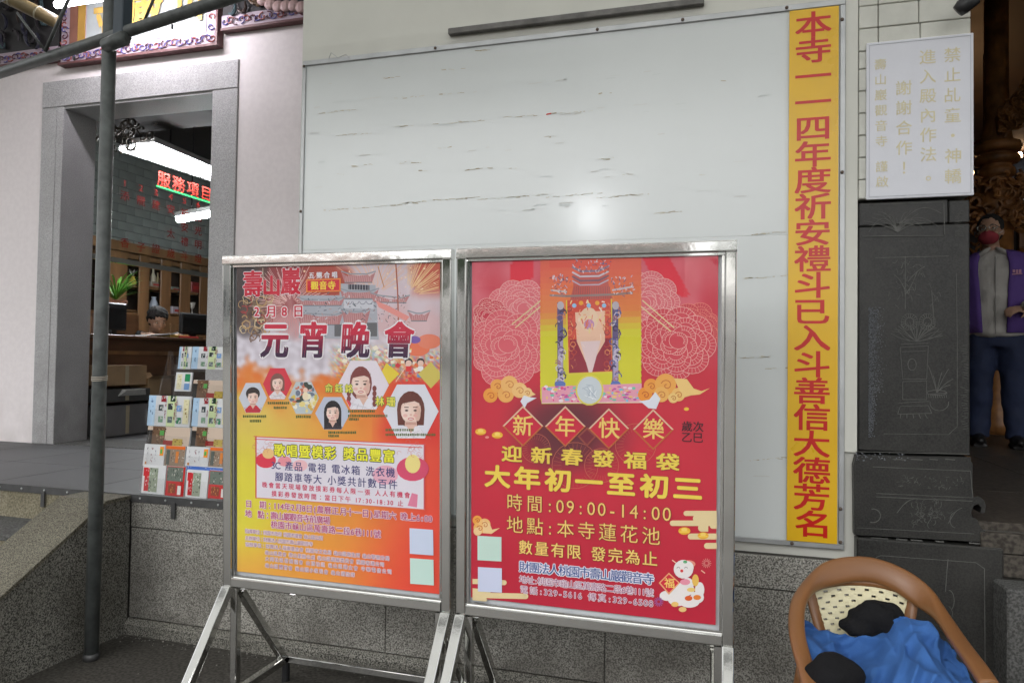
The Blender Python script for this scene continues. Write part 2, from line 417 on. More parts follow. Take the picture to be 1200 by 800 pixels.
ck = thing('stair_cheek_wall', (-3., 2.4, 0), 'sloping speckled cheek wall beside the steps, just left of the tall post', 'wall')
MB().prismx(cp, -3.15, -2.872).build('wall_body', M_gran2, ck)
cpt = [(D-.004, .668), (D-.16, .668), (2.74, .622), (1.70, .028), (1.66, 0.001)]
mb = MB()
for (y0, z0), (y1, z1) in zip(cpt[:-1], cpt[1:]):
    mb.add([(-3.158, y0, z0+.002), (-2.862, y0, z0+.002), (-2.862, y1, z1+.002), (-3.158, y1, z1+.002), (-3.158, y0, z0+.02), (-2.862, y0, z0+.02), (-2.862, y1, z1+.02), (-3.158, y1, z1+.02)], [(0,3,2,1),(4,5,6,7),(0,1,5,4),(1,2,6,5),(2,3,7,6),(3,0,4,7)])
mb.build('coping', stone('washed_coping', (.05, .047, .037), (.20, .185, .14), 200, 3, .45, (.06, .05, .035)), ck)

# door wall
DY = 4.4
ox0, ox1, oz = -4.985, -3.597, 3.322
dw = thing('door_wall', (-4.4, DY, PZ), 'pale lilac painted wall around the tall stone framed doorway', 'wall')
MB().box((-9, DY, PZ), (ox0-.22, DY+.28, 5.2)).build('wall_left', M_pink, dw)
MB().box((ox1+.22, DY, PZ), (-1.2, DY+.28, 5.2)).build('wall_right', M_pink, dw)
MB().box((ox0-.22, DY, oz+.228), (ox1+.22, DY+.28, 5.2)).build('wall_above', M_pink, dw)
fr = thing('door_frame', (-4.29, DY, PZ), 'grey granite surround of the open doorway in the lilac wall', 'door frame')
MB().box((ox0-.218, DY-.012, PZ), (ox0-.07, DY+.2, oz+.015), bev=.004).build('jamb', M_jamb, fr)
MB().box((ox0-.067, DY-.012, PZ), (ox0, DY+.30, oz+.015), bev=.004).build('jamb', M_jamb, fr)
MB().box((ox1, DY-.012, PZ), (ox1+.218, DY+.30, oz+.015), bev=.004).build('jamb', M_jamb, fr)
MB().box((ox0-.218, DY-.013, oz+.018), (ox1+.218, DY+.30, oz+.225), bev=.004).build('lintel', M_jamb, fr)
MB().box((ox0, DY-.0, oz), (ox1, DY+.30, oz+.0175)).build('lintel_underside', M_jamb, fr)
MB().box((ox0-.2, DY-.002, PZ), (ox1+.2, DY+.42, PZ+.006)).build('threshold', M_tread, fr)

# board wall
bw = thing('board_wall', (-.7, D+.03, PZ), 'cream painted wall that carries the big white notice board', 'wall')
MB().box((-1.955, D+.027, PZ-.03), (.492, D+.4, 5.2)).build('wall_body', M_cream, bw)
p, q = atY(527, 40, D+.02), atY(825, 7, D+.02)
MB().box((p.x, D-.004, p.z-.012), (q.x, D+.026, q.z+.026), bev=.003).build('ledge_strip', mat('grey_cement', (.17, .165, .155), .85, 0, .25, 18, .3, 80), bw)

# ================================================================== notice board
M_board = mat('white_board_sheet', (.655, .685, .675), .17, 0, .03, 1.5, .02, 5, spec=.6)
nb = thing('notice_board', (-.74, D, .7), 'big white weathered notice board with aluminium edging behind the posters', 'notice board')
bx0, bx1, bz0, bz1 = -1.935, .448, .705, 2.805
zs = [bz0+.012, 1.905, bz1-.012]; xs_ = [bx0+.012, -.735, bx1-.012]
for i in (0,):
    for j in range(2):
        MB().box((xs_[0]+.0008, D+.006+.0003*j, zs[j]+.0003), (xs_[2]-.0008, D+.024, zs[j+1]-.0003), bev=.0004).build('board_panel', M_board, nb)
for a, b in (((bx0, D-.002, bz1-.018), (bx1, D+.026, bz1+.006)), ((bx0, D-.002, bz0-.004), (bx1, D+.026, bz0+.016)),
             ((bx0, D-.002, bz0+.0165), (bx0+.018, D+.026, bz1-.0185)), ((bx1-.02, D-.002, bz0+.0165), (bx1, D+.026, bz1-.0185))):
    MB().box(a, b, bev=.002).build('board_edge', M_alu, nb)
scr = MB().ell((0, 0, 0), (.007, .005, .007), 8, 6).mesh('screw', mat('rusty_screw', (.12, .09, .07), .6, .5), smooth=True)
for q in ((355, 78), (510, 52), (700, 30), (922, 8), (348, 248), (987, 23), (987, 202), (985, 596), (928, 640), (985, 635), (800, 20)):
    p = atY(*q, D-.004); inst('screw', scr, nb, (min(max(p.x, bx0+.009), bx1-.011), D-.004, min(max(p.z, bz0+.006), bz1-.006)))
# glue and tape residue left on the sheet
mb = MB(); rr = random.Random(11)
gl = [(385,98,392), (447,92,469), (520,82,543), (376,132,421), (457,116,495), (514,111,543), (395,159,437), (463,149,485), (506,146,568), (640,134,694), (590,138,630),
      (412,195,438), (464,191,480), (480,191,496), (394,205,403), (510,174,530), (546,199,581), (592,198,604), (485,201,500), (376,247,480), (470,238,560), (560,234,640), (640,231,705), (700,232,760),
      (384,74,391), (700,187,718), (820,205,832), (866,327,926), (900,432,926), (640,161,650), (770,250,800), (866,420,900), (866,540,925), (700,110,716), (560,60,575), (880,275,925), (730,205,745), (840,95,848)]
for x0, y0, x1 in gl:
    n_ = max(2, int((x1-x0)/3.))
    for i in range(n_):
        if rr.random() < .3: continue
        xx = x0 + (x1-x0)*(i+rr.random())/n_; yv = y0 - (xx-x0)*.075 + rr.gauss(0, .5)
        p = atY(xx, yv, D+.0055); w, h = rr.uniform(.004, .02), rr.uniform(.0012, .0035)
        t = rr.uniform(-.15, .1); c = rr.choice([(.50, .45, .33), (.44, .38, .27), (.56, .53, .44), (.59, .58, .51), (.60, .60, .54), (.38, .31, .2)]); w *= rr.uniform(.6, 1.1); h *= .8
        mb.add([(p.x-w, D+.0052, p.z-h*rr.random()-w*t), (p.x+w, D+.0052, p.z-h*rr.random()+w*t), (p.x+w*.7, D+.0052, p.z+h+w*t), (p.x-w*.8, D+.0052, p.z+h*rr.random()-w*t)], [(0, 1, 2, 3)], c)
for x0, y0 in ((377, 75), (451, 64), (643, 134), (930, 375)):
    p = atY(x0, y0, D+.005); mb.add([(p.x-.012, D+.0048, p.z-.003), (p.x+.012, D+.0048, p.z), (p.x+.011, D+.0048, p.z+.005), (p.x-.01, D+.0048, p.z+.003)], [(0, 1, 2, 3)], (.6, .05, .04))
mb.build('glue_residue', M_printm, nb, kind='stuff'); mb_s = MB()
mb = MB().tube([atY(385, 70, D-.01), atY(388, 62, D-.02), atY(396, 68, D-.03), atY(405, 64, D-.02), atY(412, 70, D-.01)], .0016, 5)
mb.build('wire', M_alu, nb)

for _ in range(120):  # faint smudges left where notices hung
    x, z = rr.uniform(bx0+.05, bL_ if False else .20), rr.choice([2.06, 2.2, 2.33, 2.45, 2.6, 1.75, 1.5, 1.2, .95])+rr.gauss(0, .012); w, h = rr.uniform(.008, .035), rr.uniform(.001, .004); c = rr.choice([(.615, .65, .645), (.60, .635, .62), (.60, .61, .585)])
    mb_s.add([(x-w, D+.0056, z-h), (x+w, D+.0056, z-h*.6+w*.03), (x+w*.8, D+.0056, z+h), (x-w*.7, D+.0056, z+h*.7)], [(0, 1, 2, 3)], c)
mb_s.build('notice_smudges', M_printm, nb, kind='stuff')
# yellow banner
M_ban = mat('yellow_vinyl', (.76, .45, .014), .28, 0, .04, 4)
bn = thing('vertical_banner', (.335, D-.006, .72), 'tall yellow banner with red writing at the right edge of the white board', 'banner')
b0, b1 = atY(924.5, 10, D-.004), atY(983, 637, D-.004); bL, bR = b0.x+.002, b1.x-.006; bT, bB = bz1-.022, .722
MB().box((bL, D-.0045, bB), (bR, D-.003, bT)).build('banner_sheet', M_ban, bn)
frb = lambda u, v, d: (u, D-.0052-d, v); M_rv = mat('red_vinyl', (.55, .010, .008), .3, 0, .05)
bs = '本寺一一四年度祈安禮斗已入斗善信大德芳名'; stp = (bT-bB-.03)/len(bs)
for i, c_ in enumerate(bs):
    mb = MB(); put_text(mb, c_, frb, (bL+bR)/2-.002, bT-.015-stp*(i+.5), stp, .096, None, .022, 1.28); mb.build('character', M_rv, bn)

# ================================================================== tiled pier, marble sign, slate plinth
PX0, PX1 = .494, .872
pr = thing('tiled_pier', (.68, D, 2.02), 'cream tiled upper pier above the black stone panel', 'pier')
MB().box((PX0, D+.012, 2.03), (PX1, D+.45, 5.2)).build('pier_core', mat('grey_tile_grout', (.34, .34, .31), .9), pr)
tz = [2.03, 2.105, 2.19, 2.275, 2.36, 2.445, 2.53, 2.598, 2.685, 2.772, 2.85, 2.93]
for r in range(len(tz)-1):
    cuts = [PX0, PX0+.068] + ([.70, PX1] if r % 2 == 0 else [.62+.14, PX1] if r != 7 else [.705, PX1])
    for a, b in zip(cuts[:-1], cuts[1:]):
        MB().box((a+.0015, D+.001*random.random(), tz[r]+.0015), (b-.0015, D+.03, tz[r+1]-.0015), bev=.0025).build('tile', M_tile, pr)
MB().box((.4485, D+.006, PZ+.38), (.4925, D+.028, 4.2)).build('plaster_margin', M_cream, pr)
# marble notice
sg = thing('marble_notice', (.69, D-.012, 2.02), 'white marble plaque with faded gold writing on the tiled pier', 'plaque')
sx0, sx1, sz0, sz1 = .519, .876, 2.024, 2.622
MB().box((sx0, D-.014, sz0), (sx1, D-.001, sz1), bev=.002).build('plaque_slab', mat('white_marble', (.645, .655, .70), .3, 0, .04, 5), sg)
mb = MB()
for a, b in (((sx0+.009, sz0+.009), (sx1-.009, sz0+.0105)), ((sx0+.009, sz1-.0105), (sx1-.009, sz1-.009)), ((sx0+.009, sz0+.0105), (sx0+.0105, sz1-.0105)), ((sx1-.0105, sz0+.0105), (sx1-.009, sz1-.0105))):
    mb.box((a[0], D-.0155, a[1]), (b[0], D-.0142, b[1]))
mb.build('border_line', mat('grey_line', (.4, .42, .46), .6), sg)
mb = MB(); frs = lambda u, v, d: (u, D-.0150-d, v); gc = lin((216, 207, 172))
def sgn(s, xp, y0, y1, h):
    a, b = atY(xp[0], y0, D-.015), atY(xp[1], y1, D-.015)
    for i, c_ in enumerate(s):
        t_ = (i+.5)/len(s); mb = MB(); put_text(mb, c_, frs, a.x+(b.x-a.x)*t_, a.z+(b.z-a.z)*t_, h, h, gc, .005, 1.0); mb.build('character', M_printm, sg)
sgn('禁止乩童・神轎', (1116, 1117), 53, 219, .052)
sgn('進入殿內作法。', (1087, 1088), 56, 216, .052)
sgn('謝謝合作！', (1059, 1059.5), 92, 209, .052)
sgn('壽山巖觀音寺', (1031.5, 1033), 67, 175, .040)
sgn('謹啟', (1033, 1034), 187, 222, .040)

# black stone panel with etched vase and flowers
sp = thing('slate_pier', (.68, D, 0), 'black carved stone pier with etched vase and flowers beside the board', 'pier')
MB().box((.497, D+.004, 1.078), (.868, D+.42, 1.925), bev=.004).build('main_panel', M_dark, sp)
MB().box((.497, D+.001, 1.928), (.80-.003, D+.42, 2.016), bev=.004).build('top_panel', M_dark, sp)
MB().box((.80, D+.004, 1.928), (.868, D+.42, 2.012), bev=.004).build('top_panel', M_dark, sp)
def pxp(L, y=D): return [(atY(a, b, y).x, atY(a, b, y).z) for a, b in L]
waist = [(1003,533),(1137.5,535.5),(1137.5,540),(1139.5,543),(1139,582),(1147,581),(1153,586),(1155,592),(1154,600),(1149,601),(1150,594),(1146,590),(1141,592),(1138,600),(1139,606),(1144,607),(1146,611),(1150,619),(1158,624),(1173,625),(1176,630),(1176,636),(1001,626),(1000,545)]
mb = MB(); mb.prism(pxp(waist, D-.01)[::-1], D-.012, D+.42); mb.build('scrolled_plinth', M_dark, sp)
foot = [(1001,628),(1173.5,638),(1173.5,860),(1001,860)]
pz = pxp(foot, D-.005); zt = atY(1090, 633, D).z
mb = MB(); mb.box((.487, D-.03, -.01), (pz[1][0], D+.42, zt-.004), bev=.006); mb.build('plinth_block', M_dark, sp)
# etched lines, a few millimetres wide, standing just proud as pale chisel marks
et = MB(); r2 = random.Random(5)
def line(pts, w=.0013, y=D+.002, ycur=None, m_=et):
    P = [atY(a, b, D) for a, b in pts]; y -= (len(et.f) % 900)*1e-6
    for a, b in zip(P[:-1], P[1:]):
        d = Vector((b.x-a.x, 0, b.z-a.z))
        if d.length < 1e-5: continue
        nrm = Vector((-d.z, 0, d.x)).normalized()*w
        m_.add([(a.x-nrm.x, y, a.z-nrm.z), (b.x-nrm.x, y, b.z-nrm.z), (b.x+nrm.x, y, b.z+nrm.z), (a.x+nrm.x, y, a.z+nrm.z)], [(0, 1, 2, 3)])
def arc(cx, cy, rx, ry, a0, a1, n=10, **k): line([(cx+rx*cos(rad(a0+(a1-a0)*i/n)), cy+ry*sin(rad(a0+(a1-a0)*i/n))) for i in range(n+1)], **k)
def blade(x0, y0, x1, y1, bend, **k):
    line([(x0+(x1-x0)*t, y0+(y1-y0)*t - bend*sin(pi*t)) for t in [i/8 for i in range(9)]], **k)
T = dict(y=D-.0005)
line([(1010, 240), (1105, 237)], **T); line([(1106, 237), (1107, 275)], .0016, **T); line([(1010, 277), (1106, 276)], .0014, **T)
for i in range(26):
    a = r2.uniform(-1.3, 1.3); L = r2.uniform(12, 34)
    blade(1052, 272, 1052+L*sin(a)*1.3, 272-L*abs(cos(a))*.8-2, r2.uniform(2, 9), w=.0009, **T)
blade(1055, 262, 1103, 250, 12, w=.0013, **T); blade(1050, 268, 1100, 266, 12, **T); blade(1050, 268, 1018, 272, 14, **T); blade(1052, 262, 1082, 268, 8, **T)
M2 = dict(y=D+.0025)
line([(1026, 302), (1112, 300)], .0014, **M2); line([(1036, 508), (1112, 509), (1118, 503), (1122, 500), (1122, 400), (1121, 320)], .0009, **M2)
blade(1061, 362, 1061, 300, 0, **M2); blade(1061, 345, 1075, 318, -3, **M2); blade(1061, 340, 1048, 322, 3, **M2); blade(1064, 330, 1084, 312, 2, **M2)
blade(1095, 380, 1092, 340, 0, **M2)
for _ in range(42):
    cx, cy = r2.choice([(1061, 335), (1050, 340), (1078, 320), (1094, 345), (1058, 312), (1068, 340)]); a = r2.uniform(0, 360)
    cx += r2.gauss(0, 5); cy += r2.gauss(0, 6); blade(cx, cy, cx+7*cos(a), cy+6*sin(a), r2.uniform(-3, 3), w=.0008, **M2)
for (cx, cy) in ((1066, 377), (1087, 377)):
    for k in range(18):
        a = k*20; line([(cx+5*cos(rad(a)), cy+5*sin(rad(a))), (cx+10*cos(rad(a)), cy+10*sin(rad(a)))], .0011, **M2)
    arc(cx, cy, 5, 5, 0, 360, **M2); arc(cx, cy, 10, 10, 0, 360, w=.0008, **M2)
for k in range(22):
    a = rad(200+k*7); blade(1074, 400, 1074+32*cos(a), 398+22*sin(a), r2.uniform(-5, 5), w=.0009, **M2)
for L in ([(1055,407),(1088,405),(1086,444),(1058,444),(1055,407)], [(1057,412),(1085,411)], [(1058,447),(1086,446),(1086,468),(1058,468),(1058,447)], [(1053,472),(1089,470)], [(1055,476),(1088,475),(1092,484),(1052,485),(1055,476)], [(1056,403),(1088,402)]):
    line(L, .001, **M2)
arc(1069, 427, 5, 7, 0, 360, **M2); arc(1101, 472, 11, 9, -10, 190, w=.0012, **M2); line([(1088, 462), (1110, 460)], .0011, **M2)
for x1, y1 in ((1088, 428), (1112, 432), (1117, 444), (1114, 451), (1094, 440), (1104, 436)): blade(1098, 460, x1, y1, 2, w=.0011, **M2)
arc(1098, 460, 12, 3, 0, 360, **M2); 
for k in range(9): line([(1088+k*2.6, 462), (1089+k*2.6, 466)], .001, **M2)
for k in range(5): line([(1056+k*7, 485), (1055+k*8, 490)], .001, **M2)
for k in range(30): # worn column of small chiselled marks
    yv = 405+k*3.1 + (8 if k > 12 else 0); xv = 1131+r2.uniform(-3, 3); line([(xv-3, yv), (xv+3, yv+r2.uniform(-2, 2))], .0007, **M2)
    yv = 245+k*1.1; line([(1118+r2.uniform(0, 8), yv), (1122+r2.uniform(0, 8), yv)], .0006, **T)
M3 = dict(y=D-.0135)
line([(1003, 529), (1137, 532)], .0014, y=D+.003)
for a in ((1045, 1060), (1066, 1080), (1088, 1098), (1106, 1118)): line([(a[0], 537), (a[1], 538)], .0016, **M3)
line([(1022, 546), (1136, 551), (1138.5, 582), (1026, 577)], .0012, **M3); line([(1026, 581), (1138, 586)], .0016, **M3)
for k in range(46):
    xv = 1052+r2.uniform(0, 78); yv = 556+r2.uniform(0, 14)+(xv-1052)*.03; a = r2.uniform(0, 6.3); line([(xv, yv), (xv+4*cos(a), yv+3*sin(a))], .0007, **M3)
arc(1022, 603, 9, 8, -100, 110, w=.0016, **M3); arc(1118, 608, 6, 9, 90, 270, **M3)
blade(1050, 600, 1072, 583, 4, **M3); blade(1126, 594, 1110, 612, 4, **M3)
for k in range(60):
    xv = 1083+r2.gauss(0, 12); yv = 600+r2.gauss(0, 8); a = r2.uniform(0, 360); arc(xv, yv, r2.uniform(2, 5), r2.uniform(2, 5), a, a+r2.uniform(60, 170), n=5, w=.0007, **M3)
line([(1003, 617), (1140, 624)], .001, **M3)
for a in ((1020, 1040), (1049, 1062), (1066, 1080), (1095, 1105), (1134, 1152), (1160, 1172)): line([(a[0], 628+(a[0]-1003)*.05), (a[1], 628+(a[1]-1003)*.055)], .0022, **M3)
M4 = dict(y=D-.0312)
line([(1022, 657), (1025, 650), (1030, 648), (1140, 656), (1150, 663), (1151, 800)], .0012, **M4); line([(1022, 657), (1022, 800)], .0009, **M4)
blade(1108, 652, 1105, 690, 4, **M4); arc(1109, 700, 6, 12, -90, 60, **M4); arc(1104, 715, 9, 10, -60, 90, w=.0009, **M4)
et.build('etched_relief', M_etch, sp)
mb = MB()   # white salt bloom on the stone, many tiny specks
for _ in range(2200):
    yv = r2.uniform(360, 512); xv = 1017 + abs(r2.gauss(0, 1))*7*(1 if yv < 460 else .5)+1
    if r2.random() < (yv-480)/60: continue
    p = atY(xv, yv, D); s_ = r2.uniform(.0005, .0014); mb.box((p.x-s_, D+.0018, p.z-s_), (p.x+s_, D+.0038, p.z+s_*.9))
for _ in range(60):
    xv = 1003+r2.random()**2*60; yv = 531+r2.uniform(-1, 8); p = atY(xv, yv, D); s_ = r2.uniform(.001, .0035)
    mb.ell((p.x, D-.012, p.z), (s_, s_*.6, s_*.8), 5, 4)
mb.build('salt_bloom', mat('salt_white', (.15, .16, .175), .9), sp, kind='stuff')

# hall entrance at the far right: stone steps up, dark hall behind
HZ = .84
M_hall = stone('brown_hall_stone', (.035, .03, .025), (.085, .075, .062), 60, 4, .5, (.06, .045, .035), .45, .15)
hf = MB().box((.885, D+.02, -.1), (7, 14, HZ-.03)).build('hall_floor', M_mort); tag(hf, kind='structure')
for i in range(8):
    for j in range(7):
        x0 = .895+i*.62; y0 = D+.02+j*.75
        MB().box((x0, y0, HZ-.03), (x0+.616, y0+.746, HZ), bev=.002).build('floor_slab', M_hall, hf)
MB().box((.895, 8.27, HZ-.03), (7, 14, HZ-.002)).build('floor_back', mat('hall_floor_warm', (.30, .13, .045), .3, 0, .3, 1.5), hf)
hs_ = thing('hall_steps', (1.6, 2.8, 0), 'dark stone steps up to the hall at the right of the carved pier', 'steps')
for z0, z1 in ((.655, .735), (.738, HZ-.032)):
    for x0, x1 in ((.895, 1.5), (1.503, 2.2), (2.203, 3.4)): MB().box((x0, D-.02, z0), (x1, D+.018, z1), bev=.003).build('riser_slab', M_hall, hs_)
MB().box((.93, D-.16, .0), (3.4, D-.022, .65), bev=.006).build('lower_step', M_tread, hs_)
MB().box((1.02, D-.5, .0), (3.4, D-.163, .42), bev=.006).build('lowest_step', M_tread, hs_)

# ================================================================== post, beam, plaque
pl = thing('steel_post', (-2.767, 2.667, 0), 'tall round grey green steel post in front of the cheek wall', 'post')
MB().tube([(-2.767, 2.667, .0), (-2.767, 2.667, 1.5), (-2.767, 2.667, 3.7)], .0305, 24).build('shaft', M_steelpaint, pl, True)
MB().tube([(-2.767, 2.667, .0), (-2.767, 2.667, .03)], .035, 20).build('foot_ring', M_edge, pl, True)
zc = atY(115, 445, 2.667).z
mb = MB()
for dz in (0, .008, .016): mb.tube([(-2.767+.0325*cos(a), 2.667+.0325*sin(a), zc+dz+.003*sin(a)) for a in [i*pi/10 for i in range(20)]], .0022, 5, closed=True)
mb.build('wire_binding', mat('pale_wire', (.45, .4, .33), .6), pl, True)
tr = thing('roof_truss', (-2.7, 2.64, 2.88), 'dark steel roof truss crossing the top left corner', 'truss')
A, B = atZ(0, 86, 2.877), atZ(290, -9, 2.877); dd = (B-A).normalized()
A2, B2 = A-dd*1.5, B+dd*1.2
MB().tube([A2, B2], .0265, 16).build('lower_chord', M_steelpaint, tr, True)
MB().tube([A2+Vector((0, 0, .42)), B2+Vector((0, 0, .42))], .0265, 16).build('upper_chord', M_steelpaint, tr, True)
for a, b, w in (((20, 15), (53, 60), .006), ((82, -4), (53, 60), .009), ((183, -8), (167, 30), .007)):
    MB().tube([atY(*a, 2.66), atY(*b, 2.72)], w, 8).build('lacing_rod', M_steelpaint, tr, True)
p = atY(144, 20, 2.63)
MB().box((p.x-.028, 2.60, p.z-.10), (p.x+.028, 2.66, 3.7), bev=.004).build('hanger_post', mat('blue_grey_paint', (.03, .045, .06), .4), tr)
MB().tube([p+Vector((-.07, -.02, -.135)), p+Vector((.055, -.045, -.125))], .032, 14).build('joint_sleeve', M_steelpaint, tr, True)
for q in ((87, 66), (202, 29)): pp = atY(*q, 2.62); MB().tube([pp, pp-Vector((0, 0, .02))], .005, 6).build('bolt', M_edge, tr)

rr = random.Random(21)
def border(mb, x0, x1, z0, z1, y, cols, n):
    """carved scroll work in a rectangular band"""
    for i in range(n):
        cx = x0+(x1-x0)*(i+.5)/n if x1-x0 > z1-z0 else (x0+x1)/2; cz = (z0+z1)/2 if x1-x0 > z1-z0 else z0+(z1-z0)*(i+.5)/n
        w = min(x1-x0, z1-z0)*.42; c = cols[i % len(cols)]; t0 = rr.uniform(0, 6.28); P = []
        for k in range(10):
            t = t0+k*.62*(1 if i % 2 else -1); r_ = w*(1-k/12); P.append((cx+r_*cos(t)*1.2, y-.008, cz+r_*sin(t)))
        mb.tube(P, .0045, 5, col=c)
M_carv = printed('painted_carving', .5, .4)
PQy = DY-.05
L0, R0 = atY(71, 78, PQy), atY(255, 50, PQy); z0 = (L0.z+R0.z)/2; X0, X1, Zt = L0.x, R0.x, z0+.95
pq = thing('name_plaque', ((X0+X1)/2, PQy, z0), 'carved plaque with gold characters and painted scroll border over the doorway', 'plaque')
mb = MB(); C1, C2, C3, C4 = lin((92, 52, 60)), lin((172, 156, 168)), lin((90, 88, 150)), lin((150, 80, 70))
MB().box((X0-.01, PQy-.02, z0-.012), (X1+.01, PQy+.05, z0+.006)).box((X1-.006, PQy-.02, z0+.006), (X1+.01, PQy+.05, Zt)).build('outer_moulding', mat('maroon_paint', (.11, .035, .035), .5), pq)
mb.box((X0, PQy, z0+.006), (X1-.006, PQy+.03, Zt), C2)
border(mb, X0+.02, X1-.02, z0+.01, z0+.088, PQy, [C3, C4, C3, C1], 34); border(mb, X0+.0, X0+.075, z0+.1, Zt, PQy, [C3, C4, C1], 18); border(mb, X1-.09, X1-.02, z0+.1, Zt, PQy, [C3, C4, C1], 12)
mb.build('scroll_border', M_carv, pq)
MB().box((X0+.085, PQy-.006, z0+.095), (X0+.16, PQy+.0, Zt)).build('side_strip', mat('brown_strip', (.22, .09, .06), .5), pq)
MB().box((X0+.165, PQy-.006, z0+.095), (X0+.235, PQy+.0, Zt)).build('gold_strip', mat('old_gold', (.5, .29, .06), .4, .3), pq)
MB().box((X0+.25, PQy-.004, z0+.10), (X1-.1, PQy+.0, Zt)).build('field', mat('grey_field', (.33, .36, .36), .5), pq)
mb = MB(); frp = lambda u, v, d: (u, PQy-.02-d, v)
M_gold = mat('gold_leaf', (.62, .40, .10), .35, .35, .15, 20)
for ch, xa, xb in (('山', 208, 240), ('巖', 152, 192), ('寺', 112, 136)):
    a, b = atY(xa, 25, PQy), atY(xb, 25, PQy); w = b.x-a.x; put_text(mb, ch, frp, (a.x+b.x)/2, z0+.10+.30, w, .44, None, .02, w/.44*.95)
mb.build('gold_character', M_gold, pq)
def carved_panel(label, X0, X1, z0, Zt, base, seed, extra):
    t = thing('relief_carving', ((X0+X1)/2, PQy, z0), label, 'carving', 'carved panels under the eaves')
    MB().box((X0, PQy-.01, z0-.012), (X1, PQy+.05, z0+.006)).build('outer_moulding', MC['maroon_paint'], t)
    mb = MB(); mb.box((X0, PQy, z0+.006), (X1, PQy+.03, z0+.1), C2); border(mb, X0+.01, X1-.01, z0+.012, z0+.09, PQy, [C3, C4, C1], int((X1-X0)/.045)); mb.build('scroll_border', M_carv, t)
    mb = MB(); mb.box((X0, PQy+.01, z0+.1), (X1, PQy+.03, Zt), lin((40, 38, 40))); rs = random.Random(seed)
    for _ in range(60):
        cx, cz = rs.uniform(X0+.03, X1-.03), rs.uniform(z0+.13, Zt-.05); c = rs.choice(base); P = []
        t0 = rs.uniform(0, 6.28)
        for k in range(7): P.append((cx+.05*cos(t0+k*.5)*(1-k/12), PQy-.01-.01*rs.random(), cz+.07*sin(t0+k*.45)))
        mb.tube(P, [.005, .012, .014, .013, .01, .008, .004], 6, col=c)
    for (px_, pz_, r_) in extra: mb.ell((px_, PQy-.02, pz_), (r_, r_*.5, r_*.8), 10, 7, col=lin((200, 170, 168)))
    mb.build('relief_figures', M_carv, t)
dk = [lin(c) for c in ((48, 44, 48), (70, 90, 95), (60, 45, 40), (90, 70, 50), (45, 45, 60))]
a, b = atY(0, 78, PQy), atY(69, 68, PQy); carved_panel('dark carved relief panel left of the gold lettered plaque', a.x-.9, X0-.035, (a.z+b.z)/2, Zt, dk, 3, [])
a, b = atY(258, 36, PQy), atY(352, 22, PQy)
ex = [(atY(310+i*9, 2+i*2.2+3*sin(i), PQy).x, atY(310+i*9, 2+i*2.2+3*sin(i), PQy).z, .05) for i in range(6)]
carved_panel('carved relief panel with pink rocks right of the gold lettered plaque', X1+.03, -2.2, (a.z+b.z)/2, Zt, dk, 4, ex)
# lit tube above the door and the tan pipe beside it
lt = thing('fluorescent_lamp', (-4.3, 4.05, 3.95), 'lit fluorescent lamp in front of the gold lettered plaque', 'lamp')
a, b = atY(66, 6, 3.95), atY(128, -4, 3.95)
a = Vector((a.x, 3.95, a.z)); b = Vector((a.x+1.1, 3.95, a.z))
MB().tube([a, b], .024, 14).build('tube', M_tube, lt, True)
MB().tube([a+Vector((0, .0, .07)), b+Vector((0, 0, .07))], .02, 14).build('tube', M_tube, lt, True)
MB().box((a.x-.03, 3.93, a.z+.10), (b.x+.03, 4.02, a.z+.15)).build('housing', mat('white_enamel', (.75, .75, .75), .4), lt)
tp = thing('bamboo_pole', (-4.9, 3.85, 3.85), 'tan bamboo coloured pole end in the top left corner', 'pole')
M_bam = mat('tan_bamboo', (.22, .17, .085), .3, 0, .15, 10)
P0, P1 = atY(-30, -22, 3.6), atY(66, 26, 3.85); dv = (P1-P0)
MB().tube([P0, P0+dv*.5, P1], .045, 20).build('shaft', M_bam, tp, True)
for t_ in (.45, .77): MB().tube([P0+dv*(t_-.01), P0+dv*(t_+.01)], .0475, 20).build('node_ring', mat('pale_ring', (.4, .36, .25), .4), tp, True)

# security camera like dark fitting top right
sc = thing('security_camera', (.82, D-.1, 2.78), 'black wall fitting jutting from the top of the tiled pier', 'wall fitting')
a, b = atY(1122, 14, D-.1), atY(1142, -4, D-.12)
MB().tube([a, a.lerp(b, .3), b], [.022, .028, .03], 12).build('body', M_black, sc, True)
MB().tube([b, b+Vector((.01, .08, .06))], .012, 8).build('bracket', M_black, sc, True)

